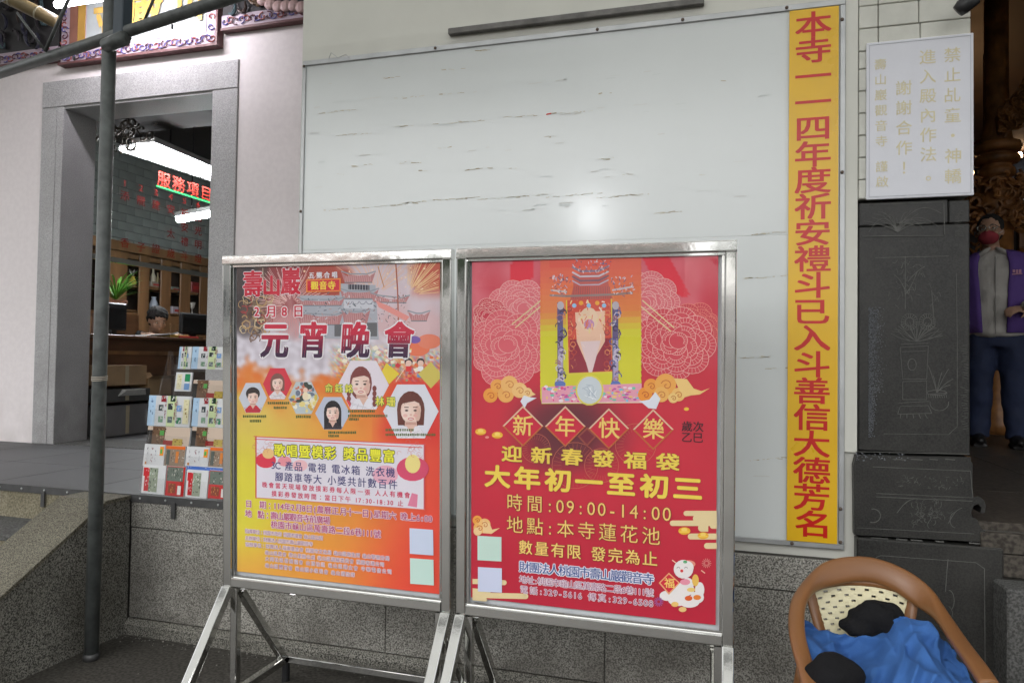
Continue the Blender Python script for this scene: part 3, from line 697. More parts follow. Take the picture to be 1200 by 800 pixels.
# ================================================================== poster stands
class Print:
    """ink on a sheet: photo position -> place on the leaning sheet"""
    def __init__(s, y0=2.42, k=.04):
        s.y0, s.k = y0, k; s.n = Vector((0, -1, -k)).normalized(); s.U = Vector((1, 0, 0)); s.V = s.n.cross(s.U)*-1
        s.V = Vector((0, -k, 1)).normalized(); s.O = Vector((0, y0, .5))
    def P(s, x, y):
        d = ray(x, y); t = (s.y0-s.k*(CH-.5))/(d.y+s.k*d.z); q = CP+d*t-s.O
        return q.dot(s.U), q.dot(s.V)
    def W(s, u, v, d=0.): return s.O + s.U*u + s.V*v + s.n*d
PR = Print()
LY = .0001
class Art:
    def __init__(s): s.m = MB(); s._l = 1; s.cur = 2e-4
    @property
    def l(s): return s._l
    @l.setter
    def l(s, v): s._l = v; s.cur += 6e-5
    def d(s): s.cur += 5e-7; return s.cur
    def poly(s, pts, c, raw=False):
        d = s.d(); q = [PR.W(*(p if raw else PR.P(*p)), d) for p in pts]; s.m.add(q, [tuple(range(len(q)))], c)
    def disc(s, x, y, r, c, ry=None, n=18, a0=0, a1=360):
        ry = ry or r; s.poly([(x+r*cos(rad(a0+(a1-a0)*i/n)), y+ry*sin(rad(a0+(a1-a0)*i/n))) for i in range(n if a1-a0 == 360 else n+1)], c)
    def line(s, pts, w, c):
        d = s.d(); P = [PR.P(*p) for p in pts]; w *= .0016
        for (x0, y0), (x1, y1) in zip(P[:-1], P[1:]):
            L = math.hypot(x1-x0, y1-y0)
            if L < 1e-6: continue
            nx, ny = -(y1-y0)/L*w, (x1-x0)/L*w; ex, ey = (x1-x0)/L*w*.5, (y1-y0)/L*w*.5
            s.m.add([PR.W(x0-nx-ex, y0-ny-ey, d), PR.W(x1-nx+ex, y1-ny+ey, d), PR.W(x1+nx+ex, y1+ny+ey, d), PR.W(x0+nx-ex, y0+ny-ey, d)], [(0, 1, 2, 3)], c)
    def arc(s, x, y, r, a0, a1, w, c, ry=None, n=12):
        ry = ry or r; s.line([(x+r*cos(rad(a0+(a1-a0)*i/n)), y+ry*sin(rad(a0+(a1-a0)*i/n))) for i in range(n+1)], w, c)
    def spiral(s, x, y, r, a0, turns, w, c, sgn=1):
        s.line([(x+r*(1-i/16)*cos(rad(a0)+sgn*turns*2*pi*i/14), y+r*(1-i/16)*sin(rad(a0)+sgn*turns*2*pi*i/14)) for i in range(15)], w, c)
    def text(s, t, a, b, h, c, off=0., outline=None, xs=1., shear=0., grad=None):
        ua, va = PR.P(*a); ub, vb = PR.P(*b); mx_, my_ = (a[0]+b[0])/2, (a[1]+b[1])/2
        hh = PR.P(mx_, my_-h/2)[1]-PR.P(mx_, my_+h/2)[1]
        f = lambda u, v, d: PR.W(u, v, d)
        if outline: s.l += 1; put_text(s.m, t, f, (ua+ub)/2, (va+vb)/2, ub-ua, hh, outline[0], outline[1], xs, s.cur, shear=shear)
        s.l += 1; put_text(s.m, t, f, (ua+ub)/2, (va+vb)/2, ub-ua, hh, c, off, xs, s.cur, shear=shear, grad=grad)
def field(c0, c1, c2, c3, nx, ny, fn):
    """printed colour field over the sheet; corners in photo px TL TR BR BL; fn(x,y)->sRGB"""
    V = []; C = []; Fc = []
    us = [PR.P(*q) for q in (c0, c1, c2, c3)]
    u0, u1 = (us[0][0]+us[3][0])/2, (us[1][0]+us[2][0])/2; v1, v0 = (us[0][1]+us[1][1])/2, (us[2][1]+us[3][1])/2
    def pxy(a, b):
        t = [(1-a)*(1-b), a*(1-b), a*b, (1-a)*b]; q = (c0, c1, c2, c3)
        return sum(w*p[0] for w, p in zip(t, q)), sum(w*p[1] for w, p in zip(t, q))
    for j in range(ny+1):
        for i in range(nx+1):
            V.append(PR.W(u0+(u1-u0)*i/nx, v1+(v0-v1)*j/ny, LY)); C.append(lin([min(255, max(0, k)) for k in fn(*pxy(i/nx, j/ny))]))
    for j in range(ny):
        for i in range(nx): a = j*(nx+1)+i; Fc.append((a, a+nx+1, a+nx+2, a+1))
    return V, Fc, C
def field_build(F_, name, m, parent):
    V, Fc, C = F_; me = bpy.data.meshes.new(name); o = world_of(parent)
    me.from_pydata([v-o for v in V], [], Fc); me.materials.append(m)
    at = me.color_attributes.new('Col', 'FLOAT_COLOR', 'POINT'); b = []
    for c in C: b += [*c, 1.]
    at.data.foreach_set('color', b); ob = bpy.data.objects.new(name, me); COL.objects.link(ob); ob.parent = parent; return ob
def mixc(a, b, t): t = min(1, max(0, t)); return tuple(x+(y-x)*t for x, y in zip(a, b))
def ns(x, y, s=.05, z=0.): return mnoise(Vector((x*s, y*s, z)))
def ss(a, b, x): t = min(1, max(0, (x-a)/(b-a))); return t*t*(3-2*t)

def make_stand(label, X0, X1, sheet, bgfn, artfn, sheet_label):
    Zt, Zb = 1.787, .502; w = .037
    t = thing('poster_stand', ((X0+X1)/2, 2.42, 0), label, 'poster stand', 'stainless steel poster stands in front of the board')
    f = lambda x, z, d=0.: Vector((x, 2.42-.04*(z-.5), z)) + PR.n*d
    hw = w/2
    t.rotation_euler = (0, 0, 0)
    for (a, b) in ((f(X0, Zt-hw), f(X1, Zt-hw)), (f(X0+w+.001, Zb+hw), f(X1-w-.001, Zb+hw))):
        MB().bar(a, b, w, w, rnd=.005).build('rail', M_ss, t)
    for x in (X0+hw, X1-hw): MB().bar(f(x, Zb), f(x, Zt-w-.001), w, w, rnd=.005).build('side_post', M_ss, t)
    # feet: a front strut, a back strut and an upright each side, joined by low bars
    for x, s_ in ((X0+hw, 1), (X1-hw, -1)):
        zf = Zb-.002
        a = f(x, zf)
        MB().bar(a+Vector((0, -.012, -.005)), (x, 2.06, .02), w, w, (0, 1, 0), rnd=.005).build('front_leg', M_ss, t)
        MB().bar(a+Vector((s_*.028, .0, -.001)), (x+s_*.028, 2.43, .125), .03, .03, (0, 1, 0), rnd=.004).build('upright', M_ss, t)
        MB().bar(a+Vector((s_*.04, .015, -.02)), (x+s_*.04, 2.745, .09), .03, .03, (0, 1, 0), rnd=.004).build('back_leg', M_ss, t)
        MB().bar((x+s_*.04, 2.10, .095), (x+s_*.04, 2.77, .095), .03, .03, rnd=.004).build('base_bar', M_ss, t)
        MB().tube([(x, 2.06, 0), (x, 2.06, .022)], .024, 12).build('foot', M_black, t)
        MB().tube([(x+s_*.04, 2.755, 0), (x+s_*.04, 2.755, .08)], .017, 12).build('foot', M_black, t)
    MB().bar((X0+.075, 2.758, .095), (X1-.075, 2.758, .095), .03, .03, rnd=.004).build('back_bar', M_ss, t)
    # backing board, sheet, ink, front pane
    mb = MB(); d0 = -.012
    q = [f(X0+w, Zb+w, d0), f(X1-w, Zb+w, d0), f(X1-w, Zt-w, d0), f(X0+w, Zt-w, d0)]; q2 = [v-PR.n*.008 for v in q]
    mb.add(q+q2, [(0,1,2,3),(7,6,5,4),(0,4,5,1),(1,5,6,2),(2,6,7,3),(3,7,4,0)]); mb.build('backing_board', mat('white_backing', (.62, .64, .66), .5), t)
    # thin bead round the sheet
    for a, b in ((f(X0+w+.001, Zt-w-.0045, .004), f(X1-w-.001, Zt-w-.0045, .004)), (f(X0+w+.001, Zb+w+.0045, .004), f(X1-w-.001, Zb+w+.0045, .004)),
                 (f(X0+w+.0045, Zb+w+.010, .004), f(X0+w+.0045, Zt-w-.010, .004)), (f(X1-w-.0045, Zb+w+.010, .004), f(X1-w-.0045, Zt-w-.010, .004))):
        MB().bar(a, b, .008, .008).build('bead', M_ss, t)
    sh = field_build(field(*sheet, 110, 170, bgfn), 'poster_sheet', M_print, t); sh['label'] = sheet_label
    A_ = Art(); txt = artfn(A_)
    o = A_.m.build('artwork', M_print, sh, org=world_of(t)); 
    mb = MB(); q = [f(X0+w+.003, Zb+w+.003, .011), f(X1-w-.003, Zb+w+.003, .011), f(X1-w-.003, Zt-w-.003, .011), f(X0+w+.003, Zt-w-.003, .011)]
    mb.add(q, [(0, 1, 2, 3)]); mb.build('clear_pane', M_glass, t)
    return t

RED, WHT, NAVY, GOLD = lin((205, 40, 62)), lin((232, 232, 238)), lin((70, 66, 120)), lin((236, 205, 92))
# ---- left poster
rp = random.Random(9)
def bg1(x, y):
    n1 = ns(x, y, .05); n2 = ns(x, y, .13, 5); n3 = ns(x, y, .3, 9)
    # lower field: yellow at the left through orange to red at the right
    t = (x-280)/238 + .10*ss(560, 690, y)
    yel = mixc((226, 196, 92), (226, 214, 62), ss(480, 560, y)); yel = mixc(yel, (236, 170, 70), ss(610, 690, y))
    low = mixc(yel, (236, 150, 58), ss(.05, .62, t)); low = mixc(low, (232, 72, 52), ss(.55, 1.0, t))
    low = mixc((232, 112, 40), low, ss(425, 500, y+n1*22-12*ss(340, 500, x)))
    if x > 440: low = mixc(low, (224, 52, 44), ss(440, 480, x+(y-460)*.2)*(1-ss(500, 530, y)))
    # cloud band
    cl = mixc((232, 226, 236), (196, 186, 196), .5+.9*n2)
    # night sky at the left, red burst, pale smoke to the right
    sk = mixc((52, 46, 52), (88, 66, 58), .5+n1)
    sk = mixc(sk, (150, 60, 62), ss(302, 322, x+n2*8)); sk = mixc(sk, (176, 70, 54), ss(350, 372, x))
    sk = mixc(sk, (214, 196, 204), ss(398, 425, x+n1*16)); sk = mixc(sk, (200, 92, 72), ss(478, 492, x+n2*6)*(1-ss(330, 352, y)))
    sk = mixc(sk, (216, 176, 178), ss(350, 372, y+n1*18)*ss(300, 330, x)*.75)
    if x < 322: sk = mixc(sk, (176, 150, 118), max(0, .15+n2*1.8)*ss(284, 300, x)*ss(325, 345, y))
    up_ = mixc(sk, cl, ss(378, 402, y+n1*14-8*ss(430, 500, x)))
    c = mixc(up_, low, ss(424, 446, y+n1*18+n2*9-14*ss(300, 345, x)*(1-ss(345, 400, x))+10*ss(395, 420, x)))
    if 385 < x < 520 and 400 < y < 450: # confetti of coloured paper
        pal = [(226, 96, 70), (240, 210, 90), (150, 190, 120), (236, 236, 226), (200, 60, 70), (120, 160, 200), (240, 150, 60)]
        k = int((n3+1)*9+(n2+1)*7) % 7; c = mixc(c, pal[k], .55*ss(398, 415, y)*(1-ss(436, 450, y))*ss(385, 405, x))
    return mixc(c, (255, 255, 255), .02)
def art1(A):
    L = lin
    # fireworks
    for (cx, cy, R, n, a0, a1, c) in ((341, 357, 52, 44, 175, 350, (238, 196, 190)), (341, 357, 44, 30, 0, 175, (226, 150, 150)), (441, 345, 60, 26, 215, 335, (236, 188, 150)), (478, 345, 56, 30, 270, 360, (240, 200, 150))):
        for i in range(n):
            a = rad(a0+(a1-a0)*(i+rp.uniform(-.3, .3))/n); r0, r1 = R*rp.uniform(.12, .3), R*rp.uniform(.7, 1.05)
            x0, y0, x1, y1 = cx+r0*cos(a), cy+r0*sin(a), cx+r1*cos(a), cy+r1*sin(a)
            if not (277 < x1 < 515): x1 = min(514, max(278, x1))
            y1 = max(y1, 316-(x1-277)*.05); A.line([(x0, y0), (x1, y1)], rp.uniform(.35, .8), L(c))
    for _ in range(40): A.disc(rp.uniform(350, 512), rp.uniform(312, 340), rp.uniform(.5, 1.6), L((244, 214, 180)), n=6)
    # gilded dragon curls at the far left
    for i in range(46):
        x, y = rp.uniform(283, 318), rp.uniform(346, 398); A.arc(x, y, rp.uniform(2, 7), rp.uniform(0, 360), rp.uniform(360, 560), rp.uniform(.5, 1.6), L(rp.choice([(196, 160, 110), (222, 200, 160), (120, 84, 60), (60, 50, 50), (170, 60, 60)])), n=7)
    A.line([(308, 314), (309, 350)], .8, L((225, 205, 180)))
    # temple gateway drawn in greys and pinks
    A.l += 1
    def roof(x0, x1, y, h, sk=0):
        A.poly([(x0-4, y-3), (x0+3, y+h*.2), (x0+5, y), ((x0+x1)/2, y+1+sk), (x1-5, y+sk), (x1-3, y+h*.2), (x1+4, y-3+sk), (x1, y+h), (x0, y+h)][::-1], L((188, 128, 130)))
        A.line([(x0-4, y-4), (x0+6, y-1), (x1-6, y-1+sk), (x1+4, y-4+sk)], 1.5, L((150, 156, 164)))
        for i in range(int((x1-x0)/2.2)): A.line([(x0+2+i*2.2, y+1), (x0+1+i*2.2, y+h)], .35, L((222, 188, 186)))
        A.line([(x0, y+h), (x1, y+h+sk*.3)], 1.1, L((120, 126, 134)))
    A.poly([(398, 332), (440, 334), (444, 398), (350, 396), (352, 346), (398, 346)][::-1], L((176, 178, 188)))
    roof(404, 436, 322, 9); A.poly([(408, 333), (433, 334), (433, 340), (408, 339)][::-1], L((62, 60, 74)))
    for i in range(8): A.line([(409+i*3.2, 333), (409+i*3.2, 340)], .5, L((200, 196, 200)))
    roof(402, 440, 342, 8); A.poly([(403, 351), (438, 352), (438, 362), (403, 361)][::-1], L((206, 206, 214)))
    for i in range(4): A.arc(409+i*8, 353, 3.4, 0, 180, .6, L((96, 100, 126)))
    roof(352, 400, 352, 6); roof(438, 476, 347, 7, 3); roof(404, 430, 366, 14); roof(352, 398, 368, 12, 2); roof(482, 500, 368, 8)
    for _ in range(240):
        x, y = rp.uniform(350, 478), rp.uniform(343, 396)
        if y > 372+abs(x-415)*.25: continue
        A.line([(x, y), (x+rp.uniform(-3, 3), y+rp.uniform(-3, 3))], rp.uniform(.4, 1.1), L(rp.choice([(90, 92, 110), (210, 210, 216), (150, 110, 112), (70, 84, 92), (190, 150, 140)])))
    for x, y, w, h in ((356, 382, 5, 12), (374, 384, 8, 10), (392, 380, 9, 14), (430, 378, 12, 16)): A.poly([(x, y), (x+w, y), (x+w, y+h), (x, y+h)][::-1], L((104, 104, 108)))
    A.line([(464, 310), (466, 340), (467, 378)], 1.6, L((176, 92, 70))); A.line([(443, 312), (450, 336)], 1.2, L((196, 140, 100)))
    A.poly([(440, 352), (455, 358), (480, 371), (476, 376), (444, 360)][::-1], L((232, 150, 142)))
    # wisps and lantern under the title
    A.l += 1
    for (x, y, r, c) in ((489, 408, 15, (236, 120, 84)), (503, 400, 14, (232, 132, 104)), (486, 398, 7, (120, 90, 170))): A.disc(x, y, r, L(c), r*.62)
    for i in range(60):
        x, y = rp.uniform(398, 514), rp.uniform(404, 446); s_ = rp.uniform(1.2, 4.5); a = rp.uniform(0, 6)
        if x < 452 and y > 424: continue
        A.poly([(x+s_*cos(a+k*1.57), y+s_*.8*sin(a+k*1.57)) for k in range(4)][::-1], L(rp.choice([(214, 60, 70), (244, 216, 90), (246, 236, 214), (236, 120, 70), (120, 180, 140), (110, 150, 200)])))
    for x, c in ((479, (226, 60, 60)), (493, (240, 240, 240))):
        A.disc(x, 424, 4.6, L((60, 44, 50))); A.disc(x, 425.5, 3.6, L((240, 206, 190))); A.poly([(x-3, 429), (x+3, 429), (x+3.5, 435), (x-3.5, 435)][::-1], L(c))
    A.poly([(505, 424), (519, 440), (505, 455), (490, 438)][::-1], L((214, 196, 96))); A.poly([(453, 425), (468, 438), (456, 450), (447, 436)][::-1], L((236, 210, 66)))
    A.line([(474, 432), (464, 447)], .7, L((240, 220, 200)))
    # six portraits in hexagons
    def hexa(cx, cy, rx, ry, bgc, hair, kind, top=None):
        A.l += 1; P = [(cx-rx, cy), (cx-rx*.5, cy-ry), (cx+rx*.5, cy-ry), (cx+rx, cy), (cx+rx*.5, cy+ry), (cx-rx*.5, cy+ry)]
        A.poly(P[::-1], L(bgc)); k = rx/30
        def clip(x, y):
            y = min(cy+ry-.3, max(cy-ry+.3, y)); lim = rx*(1-abs(y-cy)/ry*.5)-.4; return (min(cx+lim, max(cx-lim, x)), y)
        def pol(Q, c): A.poly([clip(*q) for q in Q][::-1], L(c))
        def el(x, y, r, q, c, n=18): pol([(x+r*cos(2*pi*i/n), y+q*sin(2*pi*i/n)) for i in range(n)], c)
        if kind == 'crowd':
            for i in range(60):
                a, r_ = rp.uniform(0, 6.28), rp.random()**.5; x, y = cx+rx*.85*r_*cos(a), cy+ry*.9*r_*sin(a)
                el(x, y, rp.uniform(1, 4.5), rp.uniform(1, 4.5), rp.choice([(60, 70, 62), (236, 236, 240), (222, 196, 90), (206, 120, 90), (240, 232, 200), (110, 120, 140)] if y < cy+6 else [(236, 218, 140), (240, 236, 220), (214, 180, 90)]), 7)
            el(cx+2, cy-9, 2.6, 3.2, (236, 204, 186)); el(cx+2, cy-2, 3.4, 5, (238, 222, 190)); return
        sh = top or (236, 232, 236); hx = {'side': -3*k}.get(kind, 0)
        if kind in ('long', 'bob', 'curly', 'side'):
            el(cx+hx, cy-2*k, 15*k if kind != 'side' else 13*k, 20*k, hair); 
            if kind != 'side': pol([(cx-15*k, cy-2*k), (cx+15*k, cy-2*k), (cx+(17 if kind == 'long' else 14)*k, cy+(28 if kind == 'long' else 15)*k), (cx-(17 if kind == 'long' else 14)*k, cy+(28 if kind == 'long' else 15)*k)], hair)
        else: el(cx, cy-9*k, 15*k, 14*k, hair)
        pol([(cx-6*k+hx, cy+8*k), (cx+6*k+hx, cy+8*k), (cx+7*k, cy+20*k), (cx-7*k, cy+20*k)], (226, 186, 170))
        pol([(cx-8*k, cy+16*k), (cx+8*k, cy+16*k), (cx+26*k, cy+26*k), (cx+30*k, cy+40*k), (cx-30*k, cy+40*k), (cx-26*k, cy+26*k)], sh)
        pol([(cx-5*k, cy+15*k), (cx+5*k, cy+15*k), (cx, cy+24*k)], (226, 186, 170))
        el(cx+hx, cy-1*k, 11*k, 14*k, (240, 208, 194)); el(cx+hx, cy+3*k, 9*k, 10.5*k, (242, 212, 198))
        el(cx+hx-5*k, cy+1*k, 5*k, 9*k, (246, 220, 208)); el(cx+hx+7.4*k, cy+2*k, 3.2*k, 8.5*k, (224, 184, 168)); el(cx+hx-6*k, cy+4.5*k, 2.6*k, 1.8*k, (240, 190, 180), 10); el(cx+hx+5*k, cy+4.5*k, 2.4*k, 1.7*k, (232, 176, 166), 10)
        pol([(cx+hx-5*k, cy+11.5*k), (cx+hx+5*k, cy+11.5*k), (cx+hx+6*k, cy+14.5*k), (cx+hx-6*k, cy+14.5*k)], (206, 160, 146))
        for j in range(26):
            a_ = rp.uniform(-2.9, -.25) if kind in ('man',) else rp.uniform(-3.5, .4); r0_ = rp.uniform(11.5, 15)*k; x_, y_ = cx+hx+r0_*cos(a_), cy-2*k+r0_*1.25*sin(a_)
            if abs(x_-cx-hx) < 10*k and y_ > cy-9*k: continue
            A.line([clip(x_, y_), clip(x_+rp.uniform(-1, 1)*k, y_+rp.uniform(3, 9)*k)], .35, L(mixc(hair, (150, 120, 110), rp.uniform(.1, .45))))
        for j in range(8): A.line([clip(cx+rp.uniform(-20, 20)*k, cy+rp.uniform(20, 24)*k), clip(cx+rp.uniform(-22, 22)*k, cy+rp.uniform(26, 34)*k)], .4, L(mixc(sh, (120, 110, 120), .35)))
        pol([(cx+hx-11*k, cy-8*k), (cx+hx-9*k, cy-15*k), (cx+hx, cy-17*k), (cx+hx+9*k, cy-15*k), (cx+hx+11*k, cy-8*k), (cx+hx+4*k, cy-11*k), (cx+hx-2*k, cy-10*k)], hair)
        for s_ in (-1, 1):
            el(cx+hx+s_*4.6*k, cy-1*k, 1.9*k, 1.1*k, (70, 46, 44), 8); A.line([clip(cx+hx+s_*2.6*k, cy-4.4*k), clip(cx+hx+s_*7*k, cy-4.6*k)], .8*k+.2, L((110, 76, 66)))
        el(cx+hx, cy+3.6*k, 1.4*k, .9*k, (222, 170, 156), 8); el(cx+hx, cy+8*k, 3.4*k, 1.5*k, (206, 92, 92), 10); el(cx+hx, cy+8*k, 2.6*k, .6*k, (240, 236, 232), 8)
        if kind == 'side':
            for s_ in (-1, 1):
                for j in range(4): el(cx+(15*s_-2)*k, cy+(4+j*6)*k, 2.6*k, 3.6*k, hair, 8)
            el(cx-21*k, cy+23*k, 6*k, 6*k, (226, 70, 80))
    hexa(296.5, 466, 16.5, 17.5, (206, 210, 222), (46, 36, 36), 'man', (206, 40, 56))
    hexa(325.3, 449.5, 17, 18.3, (216, 56, 72), (130, 84, 76), 'curly', (232, 224, 228))
    hexa(356, 466, 18, 18.8, (190, 200, 204), (60, 50, 40), 'crowd')
    hexa(390, 484, 20.5, 19, (192, 198, 216), (30, 26, 32), 'long', (44, 36, 44))
    hexa(426, 451, 30, 28.5, (232, 222, 232), (128, 62, 60), 'side', (236, 232, 240))
    hexa(481.6, 481.8, 32.5, 31.5, (226, 226, 236), (104, 52, 42), 'bob', (234, 230, 236))
    # captions too small to read
    A.l += 1; gc_ = L((84, 104, 50))
    def capt(x0, x1, y, col=gc_, hh=1.4):
        x = x0
        while x < x1:
            w = rp.uniform(1., 1.9); A.poly([(x, y-hh+rp.uniform(-.4, .4)), (x+w, y-hh), (x+w, y+hh), (x, y+hh+rp.uniform(-.4, .4))][::-1], col); x += w+rp.uniform(.5, .9)
    for a, b, y in ((285, 311, 487.5), (293, 306, 493), (314, 339, 472), (321, 335, 477.5), (347, 364, 488), (385, 417, 506.5), (385, 396, 510.5), (408, 440, 481.5), (408, 454, 487), (409, 420, 491), (452, 484, 503.5), (452, 510, 509)): capt(a, b, y)
    # titles
    OW = (L((236, 220, 226)), .05)
    A.text('壽', (284, 334), (309, 333), 29, L((206, 30, 56)), .03, OW, .85); A.text('山', (306, 336), (331, 335), 22, L((206, 30, 56)), .04, OW, 1.05); A.text('巖', (328, 331), (354, 330), 30, L((206, 30, 56)), .03, OW, .8)
    A.l += 1; A.poly([(359, 327.5), (399.5, 326), (399.5, 341.5), (359, 342.5)][::-1], L((236, 140, 70))); A.poly([(360.5, 329), (398, 327.5), (398, 340), (360.5, 341)][::-1], L((212, 34, 54)))
    A.text('觀音寺', (364, 335), (394, 334.5), 9.5, L((246, 220, 70)), .03); A.text('五團合唱', (361, 323), (397, 322), 7, L((232, 228, 236)), .03)
    A.text('2月8日', (296, 366), (361, 364), 13.5, L((206, 44, 66)), .03, (L((246, 234, 236)), .1))
    gr = lambda y: mixc(L((206, 36, 66)), L((58, 22, 62)), ss(.15, -.35, y) if False else 1-ss(-.3, .3, y))
    for ch, x, w in (('元', 322.5, 34), ('宵', 367, 33), ('晚', 417.5, 33), ('會', 468, 36)):
        A.text(ch, (x-w/2, 400), (x+w/2, 399), 40, None or L((200, 30, 60)), .034, (L((240, 236, 240)), .07), .86, .08, gr)
    YG = (L((74, 120, 50)), .07)
    A.text('俞鈺銘', (380, 454), (415, 456), 9.5, L((238, 226, 92)), .02, YG); A.text('林珊', (439, 469), (465, 472), 10.5, L((238, 226, 92)), .02, YG)
    # prize box
    A.l += 1; A.poly([(300.5, 512), (497, 521), (498, 596.5), (300, 582.5)][::-1], L((228, 222, 232)))
    A.l += 1
    for a, b in (((298, 511), (499, 520.5)), ((299, 514), (495, 524))): A.line([a, b], 1.1, L((222, 96, 100)))
    A.line([(300.5, 511), (300.5, 583)], 1.7, L((206, 60, 60))); A.line([(497.5, 522), (497.5, 596)], 1.5, L((214, 92, 100))); A.line([(300, 582.5), (498, 596.5)], .8, L((226, 130, 120)))
    for (cx, cy, r, c) in ((312, 539, 12, (224, 58, 80)), (334, 540, 8, (236, 150, 160)), (484, 549, 19, (218, 76, 110)), (452, 556, 15, (234, 178, 196)), (352, 545, 9, (238, 190, 196))):
        A.disc(cx, cy, r, L(c), r*.75)
    A.disc(315, 531, 7, L((238, 196, 130)), 6); A.disc(484, 543, 9, L((240, 222, 140)), 11); A.poly([(483, 577), (490, 579), (489, 594), (478, 592)][::-1], L((226, 130, 160)))
    for i in range(34): A.arc(rp.choice([310, 486])+rp.gauss(0, 6), 527+rp.gauss(0, 5), 2.5, rp.uniform(0, 180), rp.uniform(200, 400), .35, L((206, 120, 110)), n=5)
    A.text('歌唱暨模彩', (321, 527.5), (395, 531), 14, L((240, 236, 60)), .03, (L((40, 46, 36)), .085)); A.text('獎品豐富', (402, 531.5), (464, 535), 14, L((240, 236, 60)), .03, (L((40, 46, 36)), .085))
    A.text('3C 產品 電視 電冰箱 洗衣機', (318, 545), (464, 553.5), 10.5, NAVY, .014); A.text('腳踏車等大 小獎共計數百件', (322, 558), (467, 568), 10.5, NAVY, .014)
    rc = L((206, 50, 90))
    A.text('晚會當天現場發放摸彩券每人限一張 人人有機會', (307, 567.5), (482, 580), 6.6, rc, .02); A.text('摸彩券發放時間：當日下午 17:30-18:30 止', (318, 578), (474, 589.5), 6.6, rc, .02)
    mg, ow = L((178, 56, 110)), (L((240, 230, 236)), .07)
    A.text('日　期：114年2月8日(農曆正月十一日)星期六 晚上6:00', (288, 590), (507, 607), 8.6, mg, .02, ow)
    A.text('地　點：壽山巖觀音寺前廣場', (288, 601.5), (387, 609), 8.6, mg, .02, ow); A.text('桃園市龜山區萬壽路二段6巷111號', (318, 614), (447, 625.5), 8.6, mg, .02, ow)
    ow = (L((240, 226, 232)), .075)
    for t_, a, b in (('指導單位：桃園市政府 桃園市議會 龜山區公所', (288, 622), (379, 629.5)), ('主辦單位：財團法人桃園市壽山巖觀音寺', (288, 629.5), (367, 637)), ('協辦單位：財團法人福壽基金會 桃園市文化局 龜山區衛生所 龜山警察分局', (288, 637.5), (457, 653)),
                     ('龜山區農會 壽山里辦公處 龜山區調解委員會 桃園客運公司', (311, 646.5), (451, 661)), ('大同社區發展協會 山頂社區 龜山區婦女會 中華電信公司', (311, 654), (460, 669)), ('龜山區體育會 龜山國小家長會 龜山消防隊', (311, 661.5), (417, 673))):
        A.text(t_, a, b, 5.0, L((130, 40, 90)), 0., ow)
    for x0, y0, c in ((480.5, 618, (206, 216, 238)), (481, 653, (200, 228, 218))):
        A.l += 1; A.poly([(x0, y0), (x0+27.5, y0+2), (x0+28, y0+32), (x0+.3, y0+30)][::-1], L(c))
S1 = make_stand('left stainless steel stand with the orange and yellow lantern festival poster', -1.862, -.914, ((275.5, 316), (517, 303), (520, 693), (280, 672)), bg1, art1, 'orange and yellow poster for an evening of singing and prizes')

